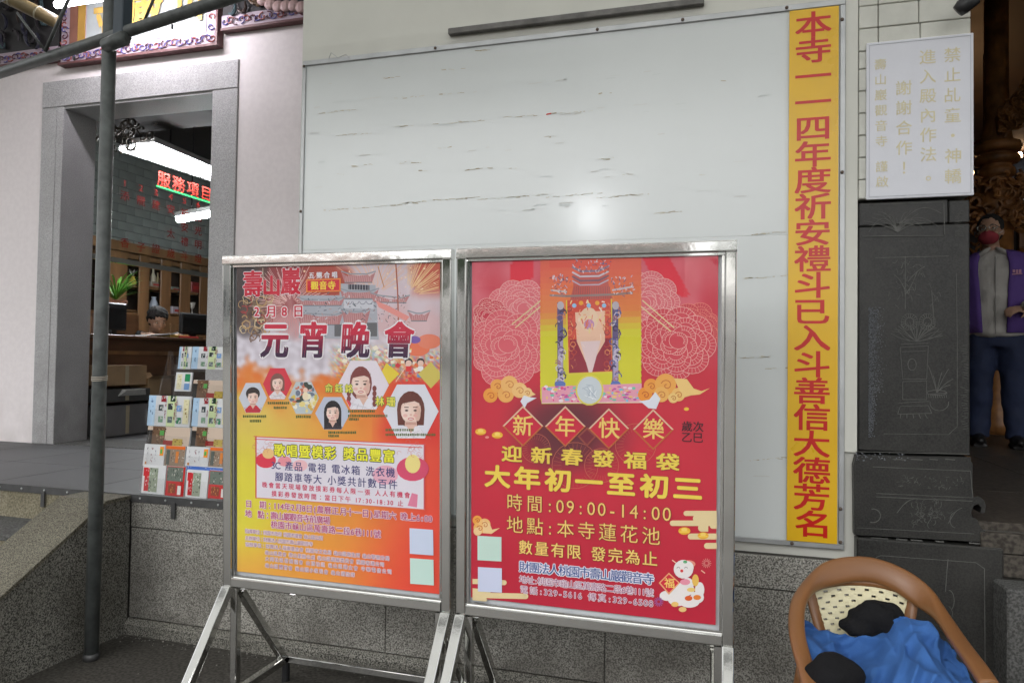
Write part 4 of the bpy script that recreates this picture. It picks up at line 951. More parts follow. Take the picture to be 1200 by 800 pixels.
# ---- right poster
def bg2(x, y):
    n1 = ns(x, y, .03, 3); n2 = ns(x, y, .11, 7)
    c = mixc((206, 42, 62), (190, 30, 56), ss(520, 720, y))
    r = math.hypot((x-672)/78, (y-505)/62); c = mixc((104, 40, 52), c, ss(.25, 1.15, r+n1*.1))
    w = (1-ss(395, 440, y+n1*20)); c = mixc(c, mixc((208, 70, 84), (228, 128, 140), .5+n1*.9), w*.8)  # pink wash at the top paints in the reflection on the pane
    if y < 345+n2*4:
        if abs(x-615-(y-320)*-.12) < 15-abs(y-320)*.12: c = (226, 34, 58)
        if abs(x-783-(y-320)*.55) < 15: c = (226, 34, 58)
    c = mixc(c, (205, 44, 66), ss(815, 830, x)*w*.8)
    return c
def art2(A):
    L = lin; rq = random.Random(17); gl_ = L((236, 190, 150))
    A.l += 1
    def flower(cx, cy, R, fill, edge, seed=0, x1=841):
        rq2 = random.Random(seed); rings = [(1., 9, .46), (.72, 8, .40), (.46, 6, .34), (.2, 4, .26)]
        for rr_, n, pr_ in rings:
            off = rq2.uniform(0, 360)
            for i in range(n):
                a = rad(off+i*360/n); px_, py_ = cx+R*rr_*.72*cos(a), cy+R*rr_*.62*sin(a); r = R*pr_
                if px_-r < 555 or px_+r > x1: r = min(r, max(1, px_-555, 1) if px_ < 640 else max(1, x1-px_))
                if r < 2: continue
                A.disc(px_, py_, r, fill, r*.9); A.arc(px_, py_, r, 0, 360, .45, edge, r*.9, 16)
                ao = math.degrees(a)
                for k in range(9):
                    b = rad(ao-62+k*15.5); A.line([(px_+r*.62*cos(b), py_+r*.56*sin(b)), (px_+r*.95*cos(b), py_+r*.86*sin(b))], .28, edge)
                A.arc(px_, py_, r*.62, ao-70, ao+70, .35, edge, r*.56, 8)
    pk, pe = L((222, 96, 108)), L((240, 196, 186)); rd = L((204, 52, 70))
    flower(610, 362, 34, L((224, 112, 122)), pe, 1); flower(572, 372, 22, L((206, 56, 76)), pe, 5); flower(592, 408, 44, pk, pe, 2)
    flower(757, 352, 34, L((222, 106, 116)), pe, 3); flower(815, 385, 30, L((206, 60, 76)), L((236, 140, 120)), 6); flower(790, 402, 42, L((214, 70, 84)), pe, 4); 
    dkf = L((120, 34, 50))
    for cx, cy, R in ((628, 525, 17), (745, 520, 24), (674, 545, 27), (705, 545, 20)):
        A.arc(cx, cy, R, 0, 360, .5, L((206, 110, 84)), n=22)
        for k in range(30):
            a = rad(k*12); A.line([(cx+R*.6*cos(a), cy+R*.6*sin(a)), (cx+R*.93*cos(a), cy+R*.93*sin(a))], .3, L((196, 96, 76)))
    # gold slanting ribbons
    for a, b in (((600, 380), (634, 352)), ((604, 384), (636, 357)), ((753, 352), (790, 384)), ((750, 358), (786, 388))): A.line([a, b], 1.1, L((226, 214, 160)))
    # shrine picture
    A.l += 1; n = 24
    for i in range(n):
        y0, y1 = 304+(472-304)*i/n, 304+(472-304)*(i+1)/n+.3; t = i/n
        c = mixc((226, 96, 72), (230, 132, 74), ss(0, .35, t)); c = mixc(c, (216, 210, 50), ss(.32, .52, t)); A.poly([(633, y0-.0), (751, y0-3), (752, y1-3), (633.5, y1)][::-1] if i < n-1 else [(633, y0), (751, y0-3), (752, 472), (635, 473)][::-1], L(c))
    A.l += 1
    A.poly([(644, 300.5), (718, 298), (716, 312), (644, 314)][::-1], L((226, 84, 66)))
    A.poly([(664, 352), (716, 350), (718, 436), (666, 438)][::-1], L((214, 84, 66))); A.poly([(668, 398), (716, 396), (716, 434), (667, 437)][::-1], L((150, 44, 62)))
    A.poly([(674, 366), (709, 364), (709, 400), (690, 432), (676, 400)][::-1], L((240, 196, 168)))
    A.poly([(680, 400), (704, 399), (694, 436), (690, 436)][::-1], L((232, 206, 206))); A.disc(690, 374, 11, L((238, 206, 176)), 14); A.disc(690.5, 380, 6, L((198, 140, 186)), 6)
    for i in range(60):
        x, y = 692+rq.gauss(0, 13), 366+rq.gauss(0, 20)
        if 668 < x < 716 and 345 < y < 405: A.line([(x, y), (x+rq.uniform(-3, 3), y+rq.uniform(0, 7))], rq.uniform(.5, 1.6), L(rq.choice([(244, 220, 206), (240, 180, 140), (226, 120, 90), (236, 214, 150)])))
    for s_, x in ((1, 669), (-1, 713)):
        for i in range(16): A.arc(x+rq.uniform(-2, 4)*s_, 362+i*4.6, 3.2, rq.uniform(0, 360), rq.uniform(360, 560), .8, L(rq.choice([(190, 70, 60), (226, 140, 90), (160, 60, 70)])), n=6)
    A.line([(664, 352), (666, 438)], 1.2, L((228, 206, 60))); A.line([(716.5, 350), (718.5, 436)], 1.2, L((228, 206, 60))); A.line([(666, 438), (718, 436)], 1.8, L((222, 206, 70)))
    # roof ridge of the shrine
    A.poly([(672, 321), (710, 320), (714, 336), (718, 350), (668, 352), (672, 336)][::-1], L((196, 92, 84)))
    for i in range(17): A.line([(673+i*2.6, 336), (672+i*2.7, 350)], .5, L((150, 84, 84)))
    for y, c, w in ((315, (140, 120, 140), 2.2), (321, (206, 196, 206), 1.8), (326, (120, 92, 110), 1.8), (331, (190, 180, 196), 1.3)): A.line([(671, y-2), (680, y+3), (702, y+2.5), (713, y-3)], w, L(c))
    A.line([(645, 346), (664, 347), (720, 345), (741, 343)], 2.2, L((150, 130, 126))); A.line([(646, 340), (664, 342)], 1.8, L((206, 192, 190))); A.line([(718, 340), (741, 336)], 1.8, L((206, 192, 200)))
    for _ in range(150):
        x = rq.choice([rq.uniform(646, 668), rq.uniform(716, 742), rq.uniform(670, 716)]); y = rq.uniform(322, 346) if not 670 < x < 716 else rq.uniform(306, 320)
        A.line([(x, y), (x+rq.uniform(-2.5, 2.5), y+rq.uniform(-3, 3))], rq.uniform(.5, 1.2), L(rq.choice([(196, 180, 200), (110, 96, 130), (226, 210, 214), (146, 70, 80)])))
    for x in (690-9, 690+10): A.disc(x, 355, 2.6, L((240, 170, 60))); 
    for x in (673, 690, 708): A.disc(x, 358, 2.6, L((150, 196, 230)))
    # dragon pillars
    for x in (656.5, 721):
        A.l += 1; A.line([(x, 356), (x+.3, 452)], 6.2, L((100, 84, 128))); A.line([(x+.5, 400), (x+.8, 452)], 5.2, L((176, 164, 196)))
        for i in range(30):
            y = 360+i*3.1; A.arc(x+3.6*sin(i*.8), y, rq.uniform(2, 4.2), rq.uniform(0, 360), rq.uniform(300, 480), rq.uniform(.8, 1.5), L(rq.choice([(214, 204, 216), (120, 100, 140), (64, 48, 84), (180, 120, 126), (90, 100, 160)])), n=6)
        A.disc(x+.5, 450, 6, L((96, 120, 190)), 4); A.disc(x+.5, 358, 4, L((190, 180, 190)), 5)
    # flower carpet and mirror
    A.l += 1; A.poly([(635, 453), (752, 449), (752, 472), (635, 472)][::-1], L((232, 160, 180)))
    for _ in range(150):
        x, y = rq.uniform(638, 749), rq.uniform(453, 470); A.disc(x, y, rq.uniform(.8, 3.2), L(rq.choice([(240, 220, 230), (226, 80, 140), (130, 190, 220), (240, 200, 120), (120, 200, 170), (200, 90, 170), (236, 150, 170)])), rq.uniform(.8, 2), n=7)
    A.line([(635, 472), (752, 471)], .9, L((240, 214, 190))); A.disc(691, 457, 16.5, L((228, 214, 90)), 18); A.disc(691, 457, 14.5, L((206, 214, 220)), 16)
    for _ in range(16): A.line([(691+rq.uniform(-10, 6), 447+rq.uniform(0, 20)), (691+rq.uniform(-4, 10), 450+rq.uniform(0, 18))], .7, L(rq.choice([(236, 240, 244), (176, 188, 200)])))
    # auspicious clouds
    A.l += 1
    def cloud(cs, tail, c0, c1):
        for i, (x, y, r) in enumerate(cs): A.disc(x, y, r, L(mixc(c0, c1, i/max(1, len(cs)-1))), n=22)
        if tail: A.poly(tail[::-1], L(c1))
        for i, (x, y, r) in enumerate(cs):
            if r > 5: A.spiral(x+r*.1, y+r*.1, r*.55, 200, 1.2, .9, L(mixc((206, 96, 40), (214, 150, 80), i/len(cs))))
    cloud([(575, 463, 8.5), (583, 452, 8), (593, 462, 9.5), (597, 450, 10), (609, 457, 9), (618, 460, 6)], [(612, 450), (628, 462), (612, 468)], (240, 160, 66), (244, 204, 140))
    cloud([(756, 462, 8.5), (763, 452, 8.5), (780, 450, 12.5), (775, 462, 9), (795, 462, 8), (789, 466, 6)], [(790, 443), (805, 444), (813, 455), (822, 458), (832, 454.5), (820, 462), (810, 463), (800, 466)], (240, 150, 50), (244, 204, 128))
    cloud([(559.5, 609, 5.5), (562, 618, 7), (568, 614, 7), (560, 622, 5)], [(566, 609), (574, 613), (577, 620), (586, 618), (576, 625), (566, 624)], (244, 168, 70), (244, 206, 150))
    def bar_(x0, x1, y, h, c): A.poly([(x0+h*.5, y-h/2), (x1, y-h/2), (x1, y+h/2), (x0+h*.5, y+h/2)][::-1], L(c)); A.disc(x0+h*.5, y, h/2, L(c))
    cr = (232, 210, 160)
    for x0, x1, y, h in ((801, 840, 601, 6), (785, 840, 612.5, 6.5), (812, 840, 607, 10), (818, 830, 618, 9), (806, 840, 628, 7), (825, 840, 639, 7), (832, 840, 616, 6)): bar_(x0, x1, y, h, cr)
    for x0, x1, y, h in ((554, 591, 681, 6), (554, 572, 692, 6), (554, 616, 697, 6.5), (554, 569, 701, 4)): A.poly([(x0, y-h/2-.5), (x1, y-h/2+1), (x1, y+h/2+1), (x0, y+h/2-.5)][::-1], L(cr)); A.disc(x1, y+1, h/2, L(cr))
    def ingot(x, y, s_=1): A.disc(x, y, 6.5*s_, L((238, 176, 48)), 4*s_); A.disc(x, y-1.4*s_, 3.4*s_, L((250, 214, 110)), 1.9*s_); A.disc(x, y+1*s_, 6*s_, L((248, 206, 84)), 1*s_)
    for x, y in ((563.5, 505.5), (583, 509.5)): ingot(x, y)
    ingot(802, 621.5, 1.1); ingot(824, 627, 1.0); A.disc(571, 512, 2.4, L((236, 150, 140)), 1.4); A.disc(804.5, 479, 3, L((240, 196, 60)), 2)
    # four red diamonds hung under small white paper pieces
    A.l += 1
    for P in ([(614, 463), (620, 465), (629, 466), (618, 472), (615, 478), (610, 470)], [(768, 459), (774, 467), (769, 479), (760, 478), (753, 472), (749, 470), (761, 468)]): A.poly(P[::-1], L((228, 230, 240)))
    for x, y in ((613, 499), (662.6, 499.4), (713.6, 502), (765.6, 503)):
        A.l += 1; h = 24; A.poly([(x, y-h), (x-h, y), (x, y+h), (x+h, y)], L((224, 190, 160))); A.poly([(x, y+h), (x+h, y), (x+h-3, y), (x, y+h-3), (x-h+3, y), (x-h, y)], L((196, 104, 52)))
        A.l += 1; A.poly([(x, y-h+2.4), (x-h+2.4, y), (x, y+h-2.4), (x+h-2.4, y)], L((206, 34, 62)))
    A.l += 1
    for x in (688, ): A.poly([(x, 500), (x-11, 511), (x, 523), (x+11, 511)], L((150, 70, 60))); A.poly([(x, 503), (x-8.5, 511), (x, 520), (x+8.5, 511)], L((120, 34, 50)))
    yc = L((240, 206, 110))
    for ch, x, y in (('新', 613, 499), ('年', 662.6, 500), ('快', 714, 502), ('樂', 766, 503)): A.text(ch, (x-12, y-.2), (x+12, y+.2), 23, yc, .012)
    dkb = L((66, 22, 36)); A.text('歲次', (798.5, 499), (825, 500.5), 11.5, dkb, .012); A.text('乙巳', (798.5, 512), (825, 513), 11.5, dkb, .012)
    sh_ = (L((120, 30, 36)), .05)
    A.text('迎新春發福袋', (583, 533), (802, 540.5), 18.5, L((240, 210, 84)), .034, sh_, 1.3); A.text('大年初一至初三', (566, 560.5), (826, 570.5), 25, L((244, 212, 84)), .04, sh_, 1.22)
    A.text('時間:09:00-14:00', (592, 590), (788, 600), 19.5, L((244, 206, 116)), .0, (L((140, 50, 40)), .03), .95); A.text('地點:本寺蓮花池', (592, 615.5), (776, 627), 19.5, L((244, 206, 116)), .0, (L((140, 50, 40)), .03), 1.)
    A.text('數量有限 發完為止', (607, 642), (772, 653.5), 16, L((244, 208, 116)), .012, (L((140, 50, 40)), .04)); 
    A.text('財團法人桃園市壽山巖觀音寺', (609, 665.5), (766, 676), 12.3, L((70, 92, 150)), .012, (L((226, 226, 238)), .085))
    pt, po = L((150, 70, 112)), (L((236, 226, 234)), .055)
    A.text('地址:桃園市龜山區萬壽路二段6巷111號', (609, 679.5), (766, 692.5), 9, pt, .0, po); A.text('電話:329-5616 傳真:329-6508', (609, 691.5), (766, 704.5), 9, pt, .0, po)
    for x0, y0, c in ((560, 627, (200, 226, 214)), (560.5, 663.5, (208, 214, 238))):
        A.l += 1; A.poly([(x0, y0), (x0+28, y0+1.5), (x0+28, y0+30), (x0, y0+28.5)][::-1], L(c))
    # small white snake with a red lozenge and coins
    A.l += 1; wh = L((238, 232, 230))
    for x, y, r, ry in ((782, 697, 9, 6), (795, 702, 12, 7), (808, 704, 12, 7), (817, 699, 8, 7), (820, 690, 5.5, 9), (800, 690, 14, 8), (806, 684, 7, 8)): A.disc(x, y, r, wh, ry)
    A.disc(801, 666, 11.5, wh, 11); A.disc(807, 660, 8, L((232, 150, 130)), 4.5); A.disc(804, 664, 9, wh, 8); A.disc(803, 657.5, 2.4, L((90, 170, 110)), 1.8); A.disc(799, 668, 1.8, L((220, 60, 60)))
    for x in (795, 804): A.arc(x, 665, 1.6, 180, 360, .4, L((90, 60, 60)), n=6)
    A.disc(803, 681, 6, L((236, 150, 170)), 3.5); A.disc(815, 679, 4, L((236, 190, 90)), 7)
    A.l += 1; A.poly([(784, 670), (772, 682), (784, 696), (797, 682)], L((236, 170, 120))); A.poly([(784, 672), (774, 682), (784, 693.5), (795, 682)], L((214, 40, 60)))
    A.text('福', (779, 682), (790, 683), 11, L((244, 206, 110)), .02)
    for x, y, r, ry, c in ((807, 700, 4.5, 3, (226, 96, 40)), (817, 699, 4.5, 3, (232, 130, 50)), (791, 707, 4.4, 3, (240, 196, 110)), (800, 713, 4.6, 3, (240, 200, 130)), (810, 690, 5, 2.5, (240, 206, 120))): A.disc(x, y, r, L(c), ry)
    for cx, cy, c in ((828, 659, (236, 160, 150)), (772, 704, (150, 110, 190))):
        for k in range(14): a = rad(k*25.7); A.line([(cx+2*cos(a), cy+2*sin(a)), (cx+5.5*cos(a), cy+5.5*sin(a))], .5, L(c))
    for (x, y) in ((790, 657), (824, 669)): A.line([(x-2, y-1.5), (x+2, y+1.5)], 1., L((240, 210, 180)))
S2 = make_stand('right stainless steel stand with the red lunar new year poster', -.895, .043, ((552.5, 303), (841, 294), (839.5, 728), (552.5, 703)), bg2, art2, 'red and gold poster announcing new year lucky bags')

# ================================================================== leaflet rack and leaflets
rk = thing('leaflet_rack', (-2.5, 3.02, PZ), 'stepped clear acrylic leaflet rack at the platform edge', 'leaflet rack')
rows = [(543, 577, 165, 2.97), (519, 545, 167, 3.0), (498, 522, 171, 3.03), (463, 498, 172, 3.06), (436, 466, 204, 3.10), (406, 434, 208, 3.14)]
xR = -2.0
for k, (yt, yb, xl, yp) in enumerate(rows):
    a, b = atY(xl, yb, yp), atY(xl, yt, yp)
    z0 = max(a.z, PZ+.002); 
    MB().box((a.x, yp-.012, z0), (xR, yp-.010, z0+(b.z-z0)*.55)).build('front_pane', M_glass, rk)
    MB().box((a.x, yp-.009, z0-.003 if k else z0), (xR, yp+.02, z0)).build('pocket_floor', M_glass, rk)
for x in (-2.796, -2.0): MB().prismx([(2.955, PZ+.001), (2.955, .80), (3.13, 1.42), (3.16, 1.42), (3.22, PZ+.001)], x, x+.003).build('side_pane', M_glass, rk)
MB().box((-2.79, 3.165, PZ+.001), (-2.0, 3.168, 1.35)).build('back_pane', M_glass, rk)
rl = random.Random(31)
def leaflet(kind, label, x0, x1, y0, y1, yp, grp='leaflets standing in the acrylic rack'):
    """photo box -> a small stack of folded paper standing in the rack"""
    a, b = atY(x0, y1, yp), atY(x1, y0+(0), yp); zt = atY(x0, y0, yp).z; zb = max(a.z, PZ+.003)
    t = thing('leaflet', ((a.x+b.x)/2, yp, zb), label, 'leaflet', grp)
    W_, H_ = b.x-a.x, zt-zb; ln = .012
    mb = MB(); mb.add([(a.x, yp-.002, zb), (b.x, yp-.002, zb), (b.x, yp-.002+ln, zt), (a.x, yp-.002+ln, zt), (a.x, yp+.006, zb), (b.x, yp+.006, zb), (b.x, yp+.006+ln, zt), (a.x, yp+.006+ln, zt)], [(0,1,2,3),(7,6,5,4),(0,4,5,1),(1,5,6,2),(2,6,7,3),(3,7,4,0)])
    mb.build('paper', mat('white_paper', (.68, .69, .70), .5, 0, .03), t)
    m_ = MB(); k = [0]
    def R(u0, v0, u1, v1, c):
        k[0] += 1; d = .0025+k[0]*.00004
        q = lambda u, v: (a.x+W_*u, yp-d+ln*v, zb+H_*v)
        m_.add([q(u0, v0), q(u1, v0), q(u1, v1), q(u0, v1)], [(0, 1, 2, 3)], lin(c))
    def scrib(u0, v0, u1, v1, c, n):
        for i in range(n):
            u, v = rl.uniform(u0, u1), rl.uniform(v0, v1); R(u, v, min(u1, u+rl.uniform(.01, .035)), min(v1, v+rl.uniform(.02, .09)), c)
    if kind == 'map':   # pale sheet: blue and green columns with small pictures
        R(0, 0, .17, 1, (176, 206, 232)); scrib(.05, .3, .12, .9, (90, 120, 160), 8); R(.45, 0, .66, 1, (206, 222, 170))
        for u, v, c in ((.25, .5, (60, 70, 74)), (.26, .12, (120, 160, 130)), (.47, .55, (50, 60, 60)), (.48, .12, (90, 110, 110)), (.30, .8, (150, 40, 50)), (.68, .5, (120, 160, 210)), (.69, .1, (40, 130, 90)), (.52, .82, (30, 60, 40))):
            R(u, v, u+.11, v+.2, c); scrib(u, v, u+.11, v+.18, (200, 200, 196), 4)
        for u in (.4, .62, .66): scrib(u, .1, u+.03, .9, (150, 90, 100), 12)
        if W_ > .15: R(.84, .1, .97, .9, (226, 220, 180)); scrib(.86, .15, .94, .85, (160, 140, 80), 10)
    elif kind == 'photo':
        R(0, 0, 1, 1, (206, 186, 168)); R(0, 0, .12, .8, (40, 38, 36)); R(.12, 0, .42, 1, (112, 84, 62)); scrib(.1, .1, .45, .95, (70, 50, 40), 26); scrib(.2, .3, .4, .9, (160, 130, 100), 14)
        R(.3, .55, .4, .8, (90, 160, 80)); R(.4, .05, .62, .3, (150, 40, 34)); R(.62, .02, .85, .4, (190, 166, 76)); scrib(.6, .02, .9, .4, (140, 110, 50), 12)
    elif kind == 'white':
        scrib(.12, .15, .2, .85, (120, 110, 120), 12); scrib(.35, .15, .45, .85, (140, 80, 90), 12); scrib(.55, .2, .6, .8, (90, 90, 120), 8); R(.78, .5, .96, .92, (236, 150, 50)); R(.8, .6, .9, .8, (90, 170, 80)); R(.1, .06, .18, .2, (190, 120, 40))
    elif kind == 'brown':
        R(0, 0, 1, 1, (150, 130, 110)); R(0, .85, 1, 1, (226, 110, 40)); scrib(0, 0, 1, .85, (70, 50, 44), 24); scrib(0, 0, 1, .85, (226, 220, 206), 16); R(.55, .2, .7, .75, (214, 130, 60)); R(.08, .1, .25, .8, (90, 96, 90))
    elif kind == 'menu':
        R(.04, .08, .3, .9, (200, 44, 50)); R(.02, .05, .1, .6, (236, 232, 232)); R(.3, .06, .68, .9, (150, 160, 140)); scrib(.3, .06, .68, .9, (40, 50, 44), 20); scrib(.3, .06, .68, .9, (226, 226, 220), 12); scrib(.15, .1, .3, .9, (240, 236, 236), 8)
    elif kind == 'food':
        R(0, 0, 1, 1, (196, 40, 40)); R(.02, .5, .9, .98, (110, 120, 110)); scrib(.02, .5, .9, .95, (30, 36, 34), 16); scrib(.02, .5, .9, .95, (214, 210, 200), 9); R(.15, .1, .55, .42, (140, 60, 30)); scrib(.15, .08, .55, .42, (226, 150, 70), 9); R(.66, .06, .85, .36, (236, 230, 226))
    elif kind == 'note':
        R(.1, .1, .4, .9, (226, 220, 186)); scrib(.14, .1, .36, .9, (170, 150, 90), 10); R(.58, .52, .9, .92, (40, 140, 90)); R(.58, .08, .9, .42, (120, 160, 210))
    elif kind == 'blue': R(0, .1, 1, .9, (70, 110, 190)); scrib(.02, .1, 1, .9, (190, 206, 232), 16)
    m_.build('print', M_printm, t)
leaflet('menu', 'white leaflet with a red triangle at the lower left end of the rack', 165.5, 193, 544, 577, 2.970)
leaflet('food', 'red leaflet with a dish of food in the bottom row, left one', 193.5, 216, 546, 580, 2.970)
leaflet('menu', 'white leaflet with a red triangle below the blue strip in the bottom row', 217, 243, 550, 582, 2.970)
leaflet('food', 'red leaflet with a dish of food in the bottom row beside the poster stand', 243.5, 268, 551, 583, 2.970)
leaflet('blue', 'blue and white leaflet lying across above the bottom row', 217, 268, 545, 552, 2.985)
leaflet('white', 'white leaflet with orange corner at the left of the second row', 167.5, 192, 520, 545, 3.0)
leaflet('brown', 'brown leaflet with orange top edge, left one in the second row', 192.5, 216, 522, 546, 3.0)
leaflet('white', 'white leaflet with orange corner in the middle of the second row', 217, 244, 523, 546, 3.0)
leaflet('brown', 'brown leaflet with orange top edge beside the poster stand', 244.5, 268, 524, 547, 3.0)
leaflet('photo', 'beige and dark brown photo leaflet at the left of the third row', 171.5, 222, 499, 521, 3.03)
leaflet('photo', 'beige and dark brown photo leaflet at the right of the third row', 223.5, 268, 500, 522, 3.03)
leaflet('map', 'pale blue and green map leaflet at the left of the fourth row', 172.5, 223, 463, 498, 3.06)
leaflet('map', 'pale blue and green map leaflet at the right of the fourth row', 224.5, 268, 466, 499, 3.06)
leaflet('note', 'narrow white leaflet with green and blue squares on the fifth row', 204.5, 224, 436, 458, 3.10)
leaflet('photo', 'dark brown photo leaflet on the fifth row of the rack', 225, 268, 445, 466, 3.10)
leaflet('map', 'pale map leaflet at the left of the topmost row of the rack', 208.5, 223.5, 406, 432, 3.14)
leaflet('map', 'pale map leaflet at the right of the topmost row of the rack', 224, 268, 406, 432, 3.14)

# ================================================================== plastic armchair with clothes
M_plast = mat('brown_moulded_plastic', (.20, .086, .03), .36, 0, .06, 5, .02, 40, spec=.5)
M_beige = mat('beige_moulded_plastic', (.62, .57, .36), .4, 0, .05, 8)
CX, CY = .462, 2.33
ch = thing('plastic_armchair', (CX, CY, 0), 'brown moulded plastic armchair with a beige woven panel in its back', 'armchair')
def sweep(mb, path, wfn, n=14):
    """rounded band: half-width across and half-thickness vary along the path; frames face the seat centre"""
    P = [Vector(p) for p in path]; N = len(P); V = []
    for i, p in enumerate(P):
        d = (P[min(i+1, N-1)]-P[max(0, i-1)]).normalized(); w, h, tilt = wfn(i/(N-1))
        out = Vector((p.x-CX, p.y-(CY-.05), 0)).normalized(); upx = d.cross(out).normalized()
        if upx.z < 0: upx = -upx
        out = upx.cross(d).normalized()
        if out.dot(Vector((p.x-CX, p.y-CY, 0))) < 0: out = -out
        a, b = out, upx
        if tilt: a, b = out*cos(tilt)+upx*sin(tilt), upx*cos(tilt)-out*sin(tilt)
        for k in range(n):
            t = 2*pi*k/n; V.append(p+a*w*abs(cos(t))**.75*(1 if cos(t) > 0 else -1)+b*h*abs(sin(t))**.75*(1 if sin(t) > 0 else -1))
    Fc = [(i*n+k, i*n+(k+1) % n, (i+1)*n+(k+1) % n, (i+1)*n+k) for i in range(N-1) for k in range(n)] + [tuple(range(n))[::-1], tuple(range((N-1)*n, N*n))]
    return mb.add(V, Fc)
def crom(pts, m=8):
    P = [Vector(p) for p in pts]; P = [P[0]*2-P[1]]+P+[P[-1]*2-P[-2]]; o = []
    for i in range(1, len(P)-2):
        for k in range(m):
            t = k/m; a, b, c, d = P[i-1], P[i], P[i+1], P[i+2]
            o.append(.5*((2*b)+(c-a)*t+(2*a-5*b+4*c-d)*t*t+(-a+3*b-3*c+d)*t**3))
    return o+[P[-2]]
ctr = lambda x, y, Y: tuple(atY(x, y, Y))
hoop = [ctr(952, 812, 2.03), ctr(945, 785, 2.12), ctr(934, 742, 2.28), ctr(936, 706, 2.42), ctr(953, 683, 2.52), ctr(982, 669, 2.575), ctr(1018, 667, 2.60), ctr(1053, 679, 2.59), ctr(1084, 701, 2.54), ctr(1105, 724, 2.44), ctr(1124, 752, 2.30), ctr(1146, 782, 2.14), ctr(1160, 803, 2.05)]
hp = crom(hoop, 8)
def wf(t):
    k = ss(.25, .42, t)*(1-ss(.62, .8, t)); return (.023+(-.007)*k, .014+.026*k, -.35*k)
band = sweep(MB(), hp, wf).build('back_and_arm_hoop', M_plast, ch, True)
for sx, P in ((-1, [(945, 812), (952, 812)]), (1, [(1150, 806), (1168, 800)])):
    x = hp[0].x if sx < 0 else hp[-1].x; y = hp[0].y if sx < 0 else hp[-1].y; z = hp[0].z if sx < 0 else hp[-1].z
    sweep(MB(), crom([(x, y, z), (x, y-.03, z-.03), (x+sx*.01, y-.035, z-.09), (x+sx*.02, y+.0, .40), (x+sx*.03, y-.02, 0)], 6), lambda t: (.026, .018, 0)).build('front_leg', M_plast, ch, True)
for sx in (-1, 1): MB().tube(crom([(CX+sx*.20, 2.50, .43), (CX+sx*.23, 2.56, .2), (CX+sx*.25, 2.60, 0)], 5), [.026]*11, 10, flat=.7).build('back_leg', M_plast, ch, True)
# seat
mb = MB(); sV = []; nx_, ny_ = 14, 12
for j in range(ny_+1):
    for i in range(nx_+1):
        u, v = i/nx_*2-1, j/ny_*2-1; sV.append((CX+u*(.235-.02*v), 2.30+v*.21, .43-.02*(1-u*u)*(1-v*v)-.02*max(0, -v)**3+.015*u*u))
q = [(j*(nx_+1)+i, j*(nx_+1)+i+1, (j+1)*(nx_+1)+i+1, (j+1)*(nx_+1)+i) for j in range(ny_) for i in range(nx_)]
n0 = len(sV); sV += [(x, y, z-.012) for x, y, z in sV]; q += [tuple(k+n0 for k in f)[::-1] for f in q]
bd = [i for i in range(nx_+1)]+[(j*(nx_+1)+nx_) for j in range(1, ny_+1)]+[ny_*(nx_+1)+i for i in range(nx_-1, -1, -1)]+[j*(nx_+1) for j in range(ny_-1, 0, -1)]
q += [(bd[i], bd[i]+n0, bd[(i+1) % len(bd)]+n0, bd[(i+1) % len(bd)]) for i in range(len(bd))]
mb.add(sV, q); mb.build('seat', M_plast, ch, True)
# fan shaped back panel of woven strips with square holes
def fanpt(a, r):
    """a across -1..1, r 0 bottom..1 top, laid out in the back plane"""
    tl, tm, tr, bl, br = Vector(ctr(953, 691, 2.585)), Vector(ctr(1008, 680, 2.62)), Vector(ctr(1066, 698, 2.585)), Vector(ctr(975, 768, 2.51)), Vector(ctr(1046, 775, 2.51))
    t = (a+1)/2; top = tl*(1-t)**2+(tm*2-(tl+tr)*.5)*2*t*(1-t)*.98+tr*t*t; return (bl*(1-t)+br*t)*(1-r)+top*r
mb = MB(); NX, NY = 27, 25
for j in range(NY):
    for i in range(NX):
        hole = (i % 2 == 1 and j % 2 == 1 and ((i//2)+(j//2)) % 1 == 0 and 0 < i < NX-1 and 0 < j < NY-1) and True
        ii, jj = (i-1)//2, (j-1)//2
        def g_(i_, j_):
            # narrow hole columns and wider strips
            fx = (i_//2+(.34 if i_ % 2 else 0)+(0 if i_ % 2 == 0 else 0))/(NX/2); fy = (j_//2+(.56 if j_ % 2 else 0))/(NY/2); return fanpt(min(1, fx)*2-1, min(1, fy))
        if hole and (ii+jj) % 2 == 0: continue
        p4 = [g_(i, j), g_(i+1, j), g_(i+1, j+1), g_(i, j+1)]; b = .0035*((ii+jj) % 2) if (i % 2 and j % 2) else (.002 if (i+j) % 3 else 0)
        mb.add([p-Vector((0, .002+b, 0)) for p in p4]+[p+Vector((0, .003, 0)) for p in p4], [(0,1,2,3),(7,6,5,4),(0,4,5,1),(1,5,6,2),(2,6,7,3),(3,7,4,0)])
mb.build('woven_panel', M_beige, ch)
for s_, (a, b, c) in ((-1, (fanpt(-1.06, 1.08), fanpt(-1.1, .4), fanpt(-1.15, -.5))), (1, (fanpt(1.06, 1.08), fanpt(1.12, .4), fanpt(1.2, -.5)))):
    c = Vector((c.x, 2.5, .43)); MB().tube(crom([a, b, c], 6), [.020]*13, 10, flat=.6).build('back_rib', M_plast, ch, True)
MB().tube(crom([fanpt(-1.0, 1.04), fanpt(-.5, 1.04), fanpt(0, 1.04), fanpt(.5, 1.04), fanpt(1.0, 1.04)], 5), [.012]*21, 8).build('panel_rim', M_plast, ch, True)

